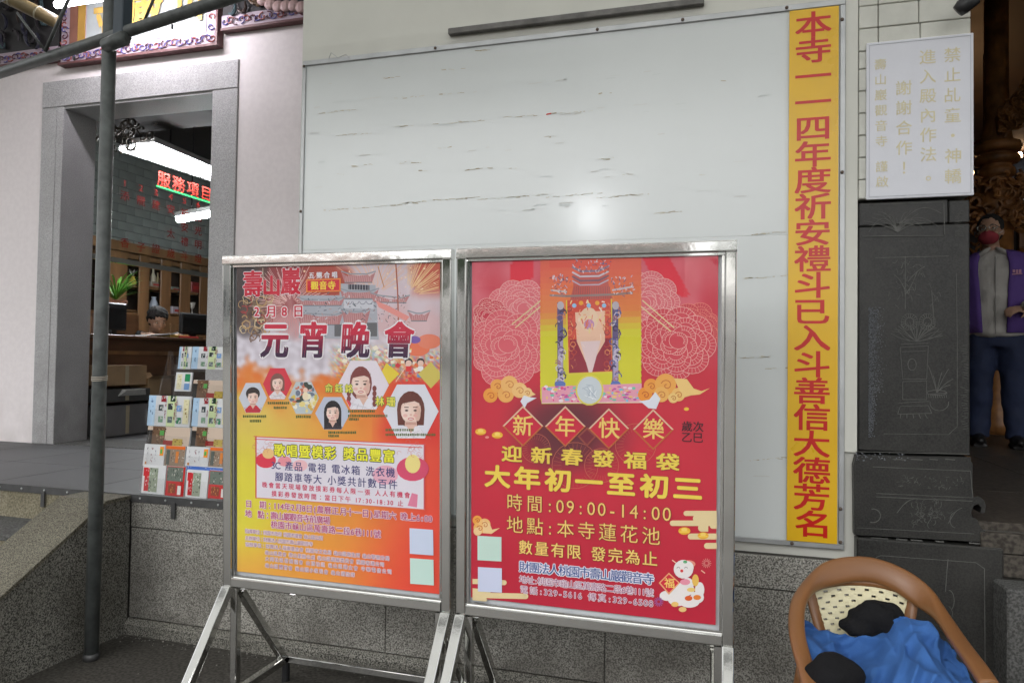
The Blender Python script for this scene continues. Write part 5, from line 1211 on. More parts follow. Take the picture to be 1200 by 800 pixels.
# blue jacket heaped on the seat: a draped sheet with folds
M_blue = mat('blue_cotton', (.036, .11, .31), .85, 0, .22, 5, .25, 350, spec=.25)
def jz(x):  # ridge height of the heap across the seat
    k = [(.19, .60), (.215, .615), (.26, .60), (.32, .575), (.38, .57), (.43, .575), (.47, .60), (.505, .628), (.54, .64), (.58, .628), (.63, .585), (.67, .53), (.70, .47)]
    for (a, za), (b, zb) in zip(k[:-1], k[1:]):
        if x <= b: t = (x-a)/(b-a); t = t*t*(3-2*t); return za+(zb-za)*t
    return k[-1][1]
JV = []; nu, nv = 150, 96
for j in range(nv+1):
    for i in range(nu+1):
        u, w = i/nu, j/nv; x = .232+.448*u
        path = [(2.50, .44), (2.485, .54), (2.45, jz(x)-.012), (2.41, jz(x)), (2.35, jz(x)-.022), (2.27, jz(x)-.05), (2.18, jz(x)-.075), (2.10, jz(x)-.13), (2.06, .46)]
        t = w*(len(path)-1); k = min(int(t), len(path)-2); q = t-k; y_, z_ = path[k][0]*(1-q)+path[k+1][0]*q, path[k][1]*(1-q)+path[k+1][1]*q
        e = sin(pi*min(1, max(0, w)))**.4; n1 = mnoise(Vector((x*7, w*2.2, 1))); n2 = mnoise(Vector((x*16+w*3, w*5-x*6, 4))); n3 = 1-abs(mnoise(Vector((x*9-w*4, w*3+x*5, 8))))*2; n4 = 1-abs(mnoise(Vector((x*18+w*7, w*6-x*3, 15))))*2
        d = (.030*n1+.012*n2+.034*n3+.018*n4-.020)*e
        JV.append((x+.012*n2*e, y_-d*.8, z_+d*.75))
F4 = [(j*(nu+1)+i, j*(nu+1)+i+1, (j+1)*(nu+1)+i+1, (j+1)*(nu+1)+i) for j in range(nv) for i in range(nu)]
jk = tag(MB().add(JV, [f[::-1] for f in F4]).build('jacket', M_blue, None, True, org=(.45, 2.3, .45)), 'crumpled blue jacket heaped on the seat of the brown armchair', 'jacket')
mdf = jk.modifiers.new('solid', 'SOLIDIFY'); mdf.thickness = .006
mb = MB()  # seam line rolled along the collar
hem = [(.222, 2.385, .628), (.27, 2.37, .615), (.33, 2.36, .588), (.39, 2.355, .582), (.44, 2.36, .598), (.48, 2.37, .622), (.515, 2.385, .648)]
M_cap = mat('black_felt', (.009, .009, .010), .95, 0, .2, 20, .3, 200, spec=.15)
cp_ = atY(1028, 722, 2.465)
mb = MB().ell((cp_.x, 2.47, cp_.z-.012), (.082, .07, .060), 24, 14).ell((cp_.x+.045, 2.45, cp_.z-.030), (.060, .06, .04), 18, 10).ell((cp_.x-.05, 2.45, cp_.z-.032), (.06, .05, .025), 18, 10)
o = bake(mb, 'felt_hat', M_cap, None, .006, 8, (cp_.x, 2.47, cp_.z-.06), (.011, 16)); tag(o, 'soft black cap resting between the blue jacket and the woven chair back', 'cap')
b_ = atY(980, 790, 2.09)
mb = MB().ell((b_.x, 2.11, b_.z-.035), (.078, .06, .085), 22, 14).ell((b_.x-.03, 2.10, b_.z-.05), (.055, .05, .06), 18, 10).ell((b_.x+.03, 2.12, b_.z-.09), (.06, .06, .07), 18, 10)
o = bake(mb, 'black_pouch', M_cap, None, .006, 8, (b_.x, 2.11, b_.z-.1), (.016, 11)); tag(o, 'black cloth pouch lying on the blue jacket at the front left', 'pouch')
# ================================================================== room behind the doorway
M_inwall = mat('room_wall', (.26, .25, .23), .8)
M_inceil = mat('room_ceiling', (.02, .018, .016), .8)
rm = thing('office_room', (-6, 7, PZ), 'dim office room behind the stone doorway', 'room')
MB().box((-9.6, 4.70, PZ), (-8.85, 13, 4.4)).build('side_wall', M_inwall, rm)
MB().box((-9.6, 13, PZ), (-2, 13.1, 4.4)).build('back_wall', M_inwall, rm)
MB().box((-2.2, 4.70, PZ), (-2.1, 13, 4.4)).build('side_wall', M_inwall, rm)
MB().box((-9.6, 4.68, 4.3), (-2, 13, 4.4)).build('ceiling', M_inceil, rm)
# grey brick wall above the cabinets, each brick a piece
BX = -8.0
bk = MB().box((0, -.142, -.056), (.02, .142, .056), bev=.004); M_gb = mat('grey_glazed_brick', (.36, .39, .375), .4, 0, .12, 3)
bm = bk.mesh('brick', M_gb)
tw = thing('brick_wall', (BX, 9, 2.8), 'grey brick wall above the cabinets inside the office', 'wall')
MB().box((BX-.1, 6.6, 2.62), (BX-.001, 12.6, 4.29)).build('wall_core', mat('brick_joint', (.10, .11, .10), .9), tw)
for j in range(14):
    for i in range(20):
        y = 6.9+i*.29+(.145 if j % 2 else 0); z = 2.70+j*.118
        inst('brick', bm, tw, (BX+.0, y, z))
# glass fronted cabinets
KX = -7.55
def kx(px_, py_): return atX(px_, py_, KX)
cb = thing('glass_cabinet', (KX, 9, PZ), 'brown wooden cabinet row with glass doors along the office wall', 'cabinet')
ztop = kx(150, 300).z+.05; zdb = kx(155, 366).z
MB().box((KX-.42, 6.2, PZ), (KX-.38, 12.4, ztop)).build('cabinet_back', mat('cabinet_inside', (.045, .028, .018), .7), cb)
MB().box((KX-.42, 6.2, ztop), (KX+.05, 12.4, ztop+.12)).build('cornice', M_wood, cb)
MB().box((KX-.38, 6.2, PZ+.01), (KX-.02, 12.4, zdb-.09)).build('base_body', M_wood, cb)
st_ = [(120, 149), (163, 175), (188.5, 200.5), (211.5, 223.5), (234.5, 246)]
for a, b in st_:
    y0, y1 = kx(a, 340).y, kx(b, 340).y; MB().box((KX-.025, y0, PZ+.02), (KX+.0, y1, ztop-.001), bev=.006).build('stile', M_wood, cb)
ya = kx(120, 340).y; yb = kx(246, 340).y
MB().box((KX-.36, ya, zdb-.09), (KX-.027, yb, zdb-.0)).build('bottom_rail', M_wood, cb)
MB().box((KX-.36, ya, ztop-.07), (KX-.027, yb, ztop-.002)).build('top_rail', M_wood, cb)
for (a, b), (c, d) in zip(st_[:-1], st_[1:]):
    y0, y1 = kx(b, 340).y, kx(c, 340).y
    for z in (zdb+.02, (zdb+ztop)/2-.05, ztop-.42): MB().box((KX-.37, y0+.002, z), (KX-.04, y1-.002, z+.018)).build('shelf', M_wood, cb)
    MB().add([(KX-.012, y0, zdb), (KX-.012, y1, zdb), (KX-.012, y1, ztop-.07), (KX-.012, y0, ztop-.07)], [(0, 1, 2, 3)]).build('glass_pane', M_glass, cb)
    MB().box((KX-.022, y0+.01, PZ+.1), (KX-.003, y1-.01, zdb-.12), bev=.005).build('cupboard_door', M_wood, cb)
rc_ = random.Random(5); gx = KX-.16
its = [(155, 341, 'vase', (.62, .45, .08), .05, .14, 'squat yellow jar with white leaves on the cabinet shelf'), (179, 341, 'bottle', (.5, .46, .34), .035, .30, 'tall pale bottle on the left side of the middle shelf'), (184.5, 341, 'bottle', (.36, .3, .16), .035, .24, 'shorter tan bottle beside the tall pale bottle'),
       (180, 361, 'vase', (.45, .5, .58), .055, .22, 'pale blue vase on the lower cabinet shelf'), (205, 364, 'box', (.5, .45, .5), .12, .11, 'white and red box on the lower cabinet shelf'), (203, 341, 'box', (.20, .24, .2), .10, .07, 'small grey box on the middle cabinet shelf'),
       (229, 345, 'vase', (.5, .48, .45), .05, .17, 'white cup like vase on the right cabinet shelf'), (225, 367, 'cup', (.6, .56, .5), .035, .20, 'white trophy cup on the lower right shelf'), (227, 324, 'box', (.26, .03, .03), .11, .16, 'dark red box on the top right shelf'), (180, 312, 'box', (.3, .26, .2), .10, .08, 'pale box on the top shelf of the second cabinet door')]
for px_, py_, kd, c, r, h, lb in its:
    p = atX(px_, py_, gx); zsh = min((zdb+.038, (zdb+ztop)/2-.032, ztop-.402), key=lambda z: abs(z-p.z)); p.z = zsh
    t = thing('ornament', p, lb, 'ornament', 'ornaments in the office cabinet'); m_ = mat('ornament_%s_%d' % (kd, px_), c, .35, 0, .05)
    if kd == 'box': MB().box((gx-.06, p.y-r, p.z), (gx+.06, p.y+r, p.z+h), bev=.008).build('carton', m_, t); MB().box((gx-.062, p.y-r*.6, p.z+h*.3), (gx+.0625, p.y+r*.5, p.z+h*.62)).build('printed_band', mat('red_band', (.45, .04, .04), .5), t)
    else:
        prof = {'vase': [(.6, 0), (1, .25), (1.05, .5), (.7, .75), (.45, .85), (.6, 1)], 'bottle': [(.9, 0), (1, .05), (1, .6), (.4, .78), (.35, .95), (.45, 1)], 'cup': [(1, 0), (.9, .08), (.25, .2), (.25, .5), (.9, .65), (1.3, 1)]}[kd]
        MB().loft([((gx, p.y, p.z+h*b), r*a, r*a) for a, b in prof], 14).build('body', m_, t, True)
        if px_ == 155:
            mb = MB()
            for a in range(6): mb.add([(gx, p.y, p.z+h), (gx, p.y+.05*cos(a), p.z+h+.05+.02*sin(a*2)), (gx, p.y+.07*cos(a)+.01, p.z+h+.1), (gx, p.y+.03*cos(a)-.01, p.z+h+.06)], [(0, 1, 2, 3)])
            mb.build('white_leaves', mat('white_petal', (.6, .6, .55), .6), t)
# service counter with lettered glass above
GX = -5.2
cz = 1.572
ct = thing('service_counter', (GX, 7, PZ), 'dark wooden service counter with a narrow top in the office', 'counter')
MB().box((GX-.33, 4.75, cz-.03), (GX+.0, 9.5, cz), bev=.006).build('counter_top', M_wood2, ct)
MB().box((GX-.12, 4.75, PZ+.01), (GX-.09, 9.5, cz-.031)).build('front_panel', M_wood2, ct)
for z in (cz-.16, PZ+.12): MB().box((GX-.089, 4.76, z-.02), (GX-.075, 9.5, z+.02), bev=.004).build('front_rail', M_wood, ct)
for y in (5.1, 5.9, 6.7, 7.5): MB().box((GX-.089, y, PZ+.145), (GX-.078, y+.05, cz-.185), bev=.004).build('front_stile', M_wood, ct)
rl_ = thing('counter_glass', (GX, 7, 2.2), 'glass screen over the counter with red lettering and a steel rail', 'glass screen')
zr = 2.235
MB().bar((GX, 4.75, zr), (GX, 9.5, zr), .035, .045).build('steel_rail', M_ss, rl_)
MB().add([(GX-.004, 4.75, zr+.024), (GX-.004, 9.5, zr+.024), (GX-.004, 9.5, 3.35), (GX-.004, 4.75, 3.35)], [(0, 1, 2, 3)]).build('glass_sheet', glass('screen_glass', (.85, .9, .88)), rl_)
M_red = mat('red_sign_letters', (.50, .03, .015), .5, 0, 0, emit=((1., .08, .03), .03)); M_red2 = mat('red_sticker_letters', (.24, .010, .007), .7, spec=.2)
frg = lambda u, v, d: (GX+.003+d, u, v)
def gtext(s, pts, h, mb, vertical=False, off=.02, xs=1.):
    a, b = atX(*pts[0], GX), atX(*pts[1], GX)
    if vertical: put_text(mb, s, frg, (a.y+b.y)/2, (a.z+b.z)/2, abs(a.z-b.z), h, None, off, xs, vertical=True)
    else: put_text(mb, s, frg, (a.y+b.y)/2, (a.z+b.z)/2, b.y-a.y, h, None, off, xs)
mb = MB(); gtext('服務項目', ((183, 206), (249, 232)), .145, mb, xs=1.1, off=.012); mb.build('title_lettering', M_red, rl_)
a, b = atX(183, 218, GX), atX(256, 243, GX); MB().box((GX+.003, a.y, a.z-.006), (GX+.008, b.y+.3, a.z+.008)).build('green_led_strip', mat('green_led', (.02, .3, .06), .5, 0, 0, emit=((.05, 1., .25), .5)), rl_)
mb = MB()
for n_, s, x0, ya_, yb_ in (('1', '添油香', 146, 232, 285), ('2', '龍鳳子', 165, 238, 290), ('3', '建設證', 182.5, 242, 292), ('4', '安太歲', 200, 248, 297), ('5', '祈安禮斗', 216, 244, 300), ('6', '點光明燈', 232, 246, 303)):
    yn = 215+(x0-146)*.29
    gtext(n_, ((x0-4, yn-1), (x0+4, yn+1)), .075, mb, xs=1.5, off=.01); 
    for i, c_ in enumerate(s):
        yy = yn+15+(yb_-yn-15)*((i/(len(s)-1)) if len(s) > 3 else (0, .55, 1)[i])
        if len(s) == 3 and x0 < 190 and i == 1: continue
        gtext(c_, ((x0-5.5, yy-1), (x0+5.5, yy+1)), .085, mb, xs=1.15, off=.008)
mb.build('column_lettering', M_red2, rl_, kind='stuff')
# lamp inside, and an added tube for its reflection in the glass
for nm, q0, q1, z, lb in (('a', (168, 172), (262, 210), 3.3, 'bright fluorescent batten lamp under the dark office ceiling'), ('b', (209, 258), (262, 249), 3.0, 'added glowing tube standing in for the lamp reflection in the lettered glass')):
    a, b = atZ(*q0, z), atZ(*q1, z)
    t = thing('fluorescent_lamp', a.lerp(b, .5)+Vector((0, 0, .1)), lb, 'lamp', 'fluorescent lamps')
    dv = (b-a).normalized(); sd_ = Vector((-dv.y, dv.x, 0))
    if nm == 'a':
        for k in (-.06, .06): MB().tube([a+sd_*k, b+sd_*k], .027, 12).build('tube', M_tubeR, t, True)
        MB().bar(a+Vector((0, 0, .06)), b+Vector((0, 0, .06)), .24, .05).build('housing', MC['white_enamel'], t)
        MB().tube([a.lerp(b, .3)+Vector((0, 0, .08)), a.lerp(b, .3)+Vector((0, 0, .9))], .008, 6).build('rod', M_black, t)
    else:
        MB().tube([a, b], .03, 12).build('tube', mat('glass_reflection_tube', (1, 1, 1), .4, 0, 0, emit=((.95, .97, 1.), 80)), t, True); MB().bar(a+Vector((0, 0, .06)), b+Vector((0, 0, .06)), .1, .05).build('housing', MC['white_enamel'], t)  # stand-in for the reflection, made strong to light the bricks
        MB().tube([a.lerp(b, .3)+Vector((0, 0, .08)), a.lerp(b, .3)+Vector((0, 0, 1.29))], .008, 6).build('rod', M_black, t)
# carved dark beam ends under the ceiling
cvd = thing('carved_bracket', atY(140, 165, 5.2), 'dark carved wooden bracket with curls under the office ceiling', 'carving')
mb = MB(); rz_ = random.Random(8); M_dw = mat('dark_carved_wood', (.05, .038, .028), .5, 0, .4, 12)
for i in range(46):
    x_, y_ = rz_.uniform(116, 178), rz_.uniform(140, 176)
    if y_ > 160 and x_ > 155: continue
    c0 = atY(x_, y_, 5.1+rz_.uniform(0, .3)); t0 = rz_.uniform(0, 6.28); sg_ = rz_.choice([-1, 1])
    mb.tube([c0+Vector((.06*cos(t0+sg_*k*.7)*(1-k/11), .02*k*.3, .06*sin(t0+sg_*k*.7)*(1-k/11))) for k in range(9)], [.012-.001*k for k in range(9)], 6)
a = atY(112, 140, 5.2); b = atY(262, 128, 5.2)
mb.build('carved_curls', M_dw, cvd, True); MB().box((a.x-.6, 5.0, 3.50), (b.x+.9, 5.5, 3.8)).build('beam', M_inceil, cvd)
# cardboard boxes below the counter
def carton(x0, x1, y0, y1, X, dep, m_, lb, open_=False, lid=False):
    p, q = atX(x0, y1, X), atX(x1, y0, X); z0 = max(PZ+.007, p.z); t = thing('carton', (X-dep/2, (p.y+q.y)/2, z0), lb, 'box', 'boxes stored under the counter')
    zt = q.z
    mb = MB(); w = .006
    mb.box((X-w, p.y, z0), (X, q.y, zt)); mb.box((X-dep, p.y, z0), (X-dep+w, q.y, zt)); mb.box((X-dep+w, p.y, z0), (X-w, p.y+w, zt)); mb.box((X-dep+w, q.y-w, z0), (X-w, q.y, zt)); mb.box((X-dep+w, p.y+w, z0), (X-w, q.y-w, z0+w))
    mb.build('box_walls', m_, t)
    fl = MB()
    if open_:
        fl.add([(X, p.y, zt), (X, q.y, zt), (X+.07, q.y+.02, zt+.03), (X+.07, p.y-.02, zt+.03)], [(0, 1, 2, 3)]); fl.add([(X, q.y, zt), (X-dep, q.y, zt), (X-dep, q.y+.08, zt+.02), (X, q.y+.08, zt+.02)], [(0, 1, 2, 3)]); fl.add([(X-dep, p.y, zt), (X-dep, q.y, zt), (X-dep-.05, q.y, zt+.05), (X-dep-.05, p.y, zt+.05)], [(0, 1, 2, 3)])
        fl.build('flaps', m_, t)
    else:
        MB().box((X-dep, p.y, zt), (X, (p.y+q.y)/2-.001, zt+.004)).build('flap', m_, t); MB().box((X-dep, (p.y+q.y)/2+.001, zt), (X, q.y, zt+.004)).build('flap', m_, t)
        MB().box((X+.0006, (p.y+q.y)/2-.02, z0+.01), (X+.0012, (p.y+q.y)/2+.02, zt)).build('tape', mat('parcel_tape', (.35, .3, .2), .3), t)
    return t
M_gcard = mat('grey_carton', (.15, .145, .145), .7); 
carton(124, 173, 473, 512, -4.98, .24, M_gcard, 'grey carton standing on the floor under the counter')
carton(120, 176, 455, 472, -4.97, .25, mat('dark_carton', (.07, .068, .065), .7), 'flat dark box lying on top of the grey carton')
carton(124, 172, 428.5, 452, -4.99, .23, M_card, 'closed brown cardboard box on top of the stack left of the open one')
carton(173, 201, 443, 463, -5.0, .2, mat('tan_cardboard', (.32, .21, .11), .8), 'small open tan box with its flaps up', True)
p = atX(196, 464, -5.0)
carton(176, 205, 465, 495, -5.0, .2, M_gcard, 'grey carton carrying the small open tan box')
q = atX(160, 459, -4.93); mb = MB(); 
for k in range(5): mb.box((-5.18+.01*k, q.y-.16+.01*k, q.z-.03+.011*k), (-4.95+.006*k, q.y+.13-.008*k, q.z-.021+.011*k))
o = mb.build('paper_bundle', mat('crumpled_paper', (.42, .42, .40), .7, 0, .2, 12, .3, 40), None, org=(-5.1, q.y, q.z)); tag(o, 'loose white paper bundle stuffed between the boxes', 'paper')
# things on the counter
def cpt_(x, y, X): q = atX(x, y, X); return q
p = cpt_(183, 388, GX-.12); mb = MB()
mb.add([(GX-.05, p.y-.20, cz+.004), (GX-.28, p.y-.12, cz+.004), (GX-.24, p.y+.26, cz+.03), (GX-.03, p.y+.14, cz+.03), (GX-.05, p.y-.20, cz+.012), (GX-.28, p.y-.12, cz+.012), (GX-.24, p.y+.26, cz+.042), (GX-.03, p.y+.14, cz+.042)], [(0,3,2,1),(4,5,6,7),(0,1,5,4),(1,2,6,5),(2,3,7,6),(3,0,4,7)])
tag(mb.build('paper_sheets', MC['white_paper'], None, org=(GX-.15, p.y, cz)), 'white papers the seated man is reading on the counter', 'paper')
p = cpt_(203, 388, GX-.12); mb = MB().box((GX-.24, p.y-.13, cz+.001), (GX-.04, p.y+.14, cz+.03), bev=.004)
tag(mb.build('yellow_folder', mat('yellow_card', (.5, .33, .06), .6), None, org=(GX-.15, p.y, cz)), 'yellow folder lying beside the white papers on the counter', 'folder')
p = cpt_(217, 391, GX-.1); mb = MB().box((GX-.16, p.y-.16, cz+.001), (GX-.03, p.y+.12, cz+.018), bev=.004)
tag(mb.build('red_booklet', mat('red_card', (.55, .03, .03), .5), None, org=(GX-.1, p.y, cz)), 'flat red booklet at the right end of the counter papers', 'booklet')
def monitor(x0, x1, y0, y1, X, lb):
    a, b = atX(x0, y1, X), atX(x1, y0, X); t = thing('monitor', (X, (a.y+b.y)/2, cz), lb, 'monitor', 'monitors on the counter')
    MB().box((X-.05, a.y, cz+.045), (X, b.y, b.z), bev=.012).build('screen_casing', M_black, t); MB().box((X+.001, a.y+.03, b.z-.05), (X+.006, b.y-.03, b.z-.02)).build('vent', mat('dark_grey_plastic', (.03, .03, .035), .5), t)
    MB().box((X-.08, (a.y+b.y)/2-.03, cz+.0), (X-.03, (a.y+b.y)/2+.03, cz+.06)).build('stand_neck', M_black, t); MB().box((X-.14, (a.y+b.y)/2-.1, cz+.0005), (X-.0, (a.y+b.y)/2+.1, cz+.014)).build('stand_foot', M_black, t)
monitor(124, 150, 356, 389, GX-.13, 'black monitor back at the left end of the counter'); monitor(213, 247, 369, 391, GX-.13, 'black monitor back at the right end of the counter')
# spider plant on a shelf column
pp = atX(136, 352, -5.9)
ptd = thing('potted_plant', (-5.9, pp.y, PZ), 'bright green spider plant in a pot by the counter', 'plant')
MB().box((-6.05, pp.y-.15, PZ+.001), (-5.75, pp.y+.15, pp.z-.14)).build('stand', M_wood2, ptd)
MB().loft([((-5.9, pp.y, pp.z-.139), .07, .07), ((-5.9, pp.y, pp.z-.02), .10, .10), ((-5.9, pp.y, pp.z), .105, .105)], 18).build('pot', mat('clay_pot', (.25, .1, .05), .7), ptd, True)
M_leaf = mat('bright_leaf', (.09, .26, .03), .45, 0, .3, 8)
for k in range(46):
    a = rc_.uniform(0, 6.28); L_ = rc_.uniform(.18, .42); h = rc_.uniform(.1, .34); w = rc_.uniform(.009, .016); V = []; 
    for i in range(7):
        t_ = i/6; r = L_*t_; z = h*4*t_*(1-t_*.62)*.55; ww = w*(1-t_)**.6*(.5+t_ if t_ < .5 else 1); nx, ny = -sin(a)*ww, cos(a)*ww
        V += [(-5.9+r*cos(a)+nx, pp.y+r*sin(a)+ny, pp.z+z), (-5.9+r*cos(a)-nx, pp.y+r*sin(a)-ny, pp.z+z)]
    MB().add(V, [(2*i, 2*i+1, 2*i+3, 2*i+2) for i in range(6)]).build('leaf', M_leaf, ptd, True)

# ================================================================== people
M_skin = mat('skin', (.42, .25, .17), .5, 0, .05, 8); M_hair = mat('black_hair', (.012, .010, .009), .85, 0, .3, 40, .5, 120)
def head_blobs(mb, c, R, s=1.):
    e = lambda p, r, rot=None: mb.ell(Vector(c)+R @ Vector(p)*s, tuple(k*s for k in r), 20, 14, R if rot is None else R @ rot)
    e((0, .005, .035), (.075, .095, .085)); e((0, -.015, -.03), (.062, .075, .075)); e((0, -.045, -.085), (.032, .03, .025))
    e((0, -.094, -.008), (.011, .016, .022)); e((0, -.102, -.022), (.015, .012, .010)); e((0, -.083, .022), (.05, .014, .010))
    for k in (-1, 1): e((k*.078, .01, -.005), (.008, .018, .030)); e((k*.042, -.062, -.022), (.022, .020, .020)); e((k*.010, -.088, -.056), (.014, .010, .006)); 
    e((0, -.084, -.066), (.018, .010, .006))
def hand_blobs(mb, w, d, up_, side, curl=.6, s=1.):
    """palm at w pointing along d, thumb towards side"""
    w = Vector(w); d = Vector(d).normalized(); n = Vector(up_).normalized(); sd_ = d.cross(n).normalized()*side
    M = Matrix((sd_, d, n)).transposed(); mb.ell(w+d*.045*s, (.038*s, .05*s, .017*s), 14, 10, M)
    for k, (o, L) in enumerate(((.030, .070), (.011, .080), (-.010, .074), (-.029, .058))):
        b = w+d*.082*s+sd_*o*s; P = [b]; dd_ = d.copy()
        for j in range(3):
            ang = curl*(.5+.35*j); dd_ = (Matrix.Rotation(ang, 3, sd_) @ dd_ if False else (dd_*cos(ang)-n*sin(ang))).normalized(); P.append(P[-1]+dd_*L*s*(.42, .32, .26)[j])
        mb.tube(P, [.0095*s, .009*s, .0085*s, .007*s], 8)
    b = w+d*.02*s+sd_*.034*s; mb.tube([b, b+(sd_*.7+d*.5-n*.2)*.035*s, b+(sd_*.6+d*1.0-n*.5)*.058*s], [.012*s, .011*s, .008*s], 8)
def eyes(par, c, R, s=1.):
    for k in (-1, 1):
        MB().ell(Vector(c)+R @ Vector((k*.031, -.078, .008))*s, (.012*s, .006*s, .006*s), 10, 8, R).build('eye', mat('eye_white', (.6, .58, .55), .3), par, True, (0, 0, 0))
        MB().ell(Vector(c)+R @ Vector((k*.031, -.0835, .008))*s, (.005*s, .003*s, .005*s), 8, 6, R).build('pupil', M_black, par, True, (0, 0, 0))
        MB().tube([Vector(c)+R @ Vector((k*(.016+.012*i), -.092+.006*i*i*.5, .030+.004*(i == 1)))*s for i in range(3)], .003*s, 6).build('eyebrow', M_hair, par, True, (0, 0, 0))
I3 = Matrix.Identity(3)
# man in the hall: grey jacket, open purple vest, red mask, glasses
mn = thing('person', (1.875, 5.9, HZ), 'man in a purple vest, grey jacket and red face mask standing in the hall', 'person'); mn.rotation_euler = (0, 0, rad(-12))
HR = Matrix.Rotation(rad(-14), 3, 'Z') @ Matrix.Rotation(rad(-4), 3, 'X'); HC = Vector((-.035, -.03, 1.525))
def arms(mb, r0, r1, k=1., stop=1.):
    L1 = [(-.185, .0, 1.33), (-.235, .03, 1.08), (-.225, -.04, .93), (-.215, -.10, .80)]; L2 = [(.185, .0, 1.33), (.245, .03, 1.10), (.225, -.10, 1.00), (.155, -.22, .965)]
    for L in (L1, L2): mb.tube(crom(L, 6), [r0+(r1-r0)*i/18 for i in range(19)], 14)
mb = MB(); head_blobs(mb, HC, HR); mb.tube([(-.02, .0, 1.30), (-.03, -.01, 1.46)], [.062, .052], 14)
mb.loft([((0, .0, .80), .15, .10), ((0, 0, .95), .15, .10), ((0, -.01, 1.1), .16, .105), ((0, -.01, 1.25), .175, .10), ((0, 0, 1.35), .14, .075), ((0, 0, 1.385), .07, .05)], 20)
arms(mb, .05, .027); hand_blobs(mb, (-.213, -.11, .785), (0, -.1, -1), (-1, 0, 0), 1, .35); hand_blobs(mb, (.14, -.235, .96), (-.75, -.6, -.1), (.3, -.5, .9), -1, .8)
for x, y in ((-.085, .0), (.095, -.05)): mb.tube([(x*.9, 0, .85), (x*1.05, y*.4, .47), (x*1.15, y+.02, .09)], [.085, .055, .038], 14); mb.ell((x*1.2, y-.04, .045), (.04, .11, .035))
bake(mb, 'body', M_skin, mn, .0085, 4, (0, 0, 0))
eyes(mn, HC, HR)
mb = MB().ell(HC+HR @ Vector((0, .018, .052)), (.083, .098, .082), 20, 12, HR).ell(HC+HR @ Vector((0, .055, .01)), (.078, .065, .08), 16, 10, HR)
for k in (-1, 1): mb.ell(HC+HR @ Vector((k*.07, -.005, .035)), (.014, .03, .035), 10, 8, HR)
bake(mb, 'hair', M_hair, mn, .008, 3, (0, 0, 0), (.004, 60))
mb = MB().ell(HC+HR @ Vector((0, -.052, -.052)), (.064, .060, .052), 20, 12, HR).ell(HC+HR @ Vector((0, -.095, -.03)), (.024, .018, .026), 12, 8, HR)
bake(mb, 'face_mask', mat('red_mask_cloth', (.30, .03, .045), .8, 0, .1), mn, .006, 4, (0, 0, 0))
for k in (-1, 1):
    MB().tube([HC+HR @ Vector((k*.055, -.05, -.03)), HC+HR @ Vector((k*.078, -.01, -.005))], .0022, 5).build('mask_loop', mat('white_elastic', (.6, .6, .6), .6), mn, False, (0, 0, 0))
    MB().tube([HC+HR @ Vector((k*.034+.025*cos(a), -.106+abs(.034+.025*cos(a)*1)*0, .008+.018*sin(a))) for a in [i*pi/9 for i in range(18)]], .0028, 6, closed=True).build('spectacle_rim', mat('pale_metal_frame', (.5, .5, .45), .25, .8), mn, True, (0, 0, 0))
    MB().tube([HC+HR @ Vector((k*.060, -.104, .012)), HC+HR @ Vector((k*.080, .0, .012))], .0022, 5).build('spectacle_arm', MC['pale_metal_frame'], mn, False, (0, 0, 0))
MB().tube([HC+HR @ Vector((-.01, -.108, .01)), HC+HR @ Vector((.01, -.108, .01))], .0022, 5).build('spectacle_bridge', MC['pale_metal_frame'], mn, False, (0, 0, 0))
M_jk = mat('grey_beige_cloth', (.44, .42, .39), .85, 0, .08, 5, .3, 60); M_vs = mat('purple_cloth', (.11, .055, .26), .8, 0, .12, 6, .3, 60); M_tr = mat('navy_trousers', (.012, .020, .055), .8, 0, .2, 6, .3, 40)
mb = MB().loft([((0, -.005, .775), .17, .125), ((0, -.01, .80), .185, .14), ((0, -.01, .95), .182, .14), ((0, -.015, 1.1), .19, .14), ((0, -.01, 1.25), .205, .13), ((0, 0, 1.34), .18, .10), ((0, 0, 1.40), .09, .07)], 24)
arms(mb, .072, .050); o = bake(mb, 'jacket', M_jk, mn, .012, 5, (0, 0, 0), (.014, 8))
for k in (-1, 1): mb = MB().ell((k*.055-.02, -.075, 1.375), (.055, .035, .018), 12, 8, Matrix.Rotation(rad(k*38), 3, 'Y')); bake(mb, 'collar', M_jk, mn, .006, 2, (0, 0, 0))
MB().tube([(-.015, -.158, 1.33-.06*i) for i in range(10)], .004, 6).build('zip', mat('dull_zip', (.16, .15, .14), .4, .5), mn, False, (0, 0, 0))
# open vest: a shell round the back and sides
V = []; rings = [(.80, .196, .158), (.95, .198, .158), (1.1, .205, .158), (1.22, .214, .150), (1.30, .205, .136), (1.36, .175, .11), (1.385, .12, .09)]; n = 34
for z, rx, ry in rings:
    g0 = rad(28+ (z-.8)*14)
    for k in range(n+1):
        gR = g0*.55; a = -pi/2+gR+(2*pi-g0-gR)*k/n; w_ = 1+.05*mnoise(Vector((a*3, z*5, 2))); V.append((rx*cos(a)*w_, (ry*sin(a)-.008)*w_, z))
MB().add(V, [(i*(n+1)+k, i*(n+1)+k+1, (i+1)*(n+1)+k+1, (i+1)*(n+1)+k) for i in range(len(rings)-1) for k in range(n)]).build('vest', M_vs, mn, True, (0, 0, 0)).modifiers.new('s', 'SOLIDIFY').thickness = .012
mb = MB()
for i in range(3): mb.box((.085+i*.018, -.156, 1.215-.006*i), (.098+i*.018, -.148, 1.235))
mb.box((.082, -.154, 1.20), (.14, -.147, 1.208)); mb.build('vest_emblem', mat('pinkish_emblem', (.5, .25, .35), .7), mn, False, (0, 0, 0))
mb = MB().loft([((0, 0, .70), .165, .115), ((0, 0, .86), .165, .12), ((0, 0, .93), .155, .11)], 20)
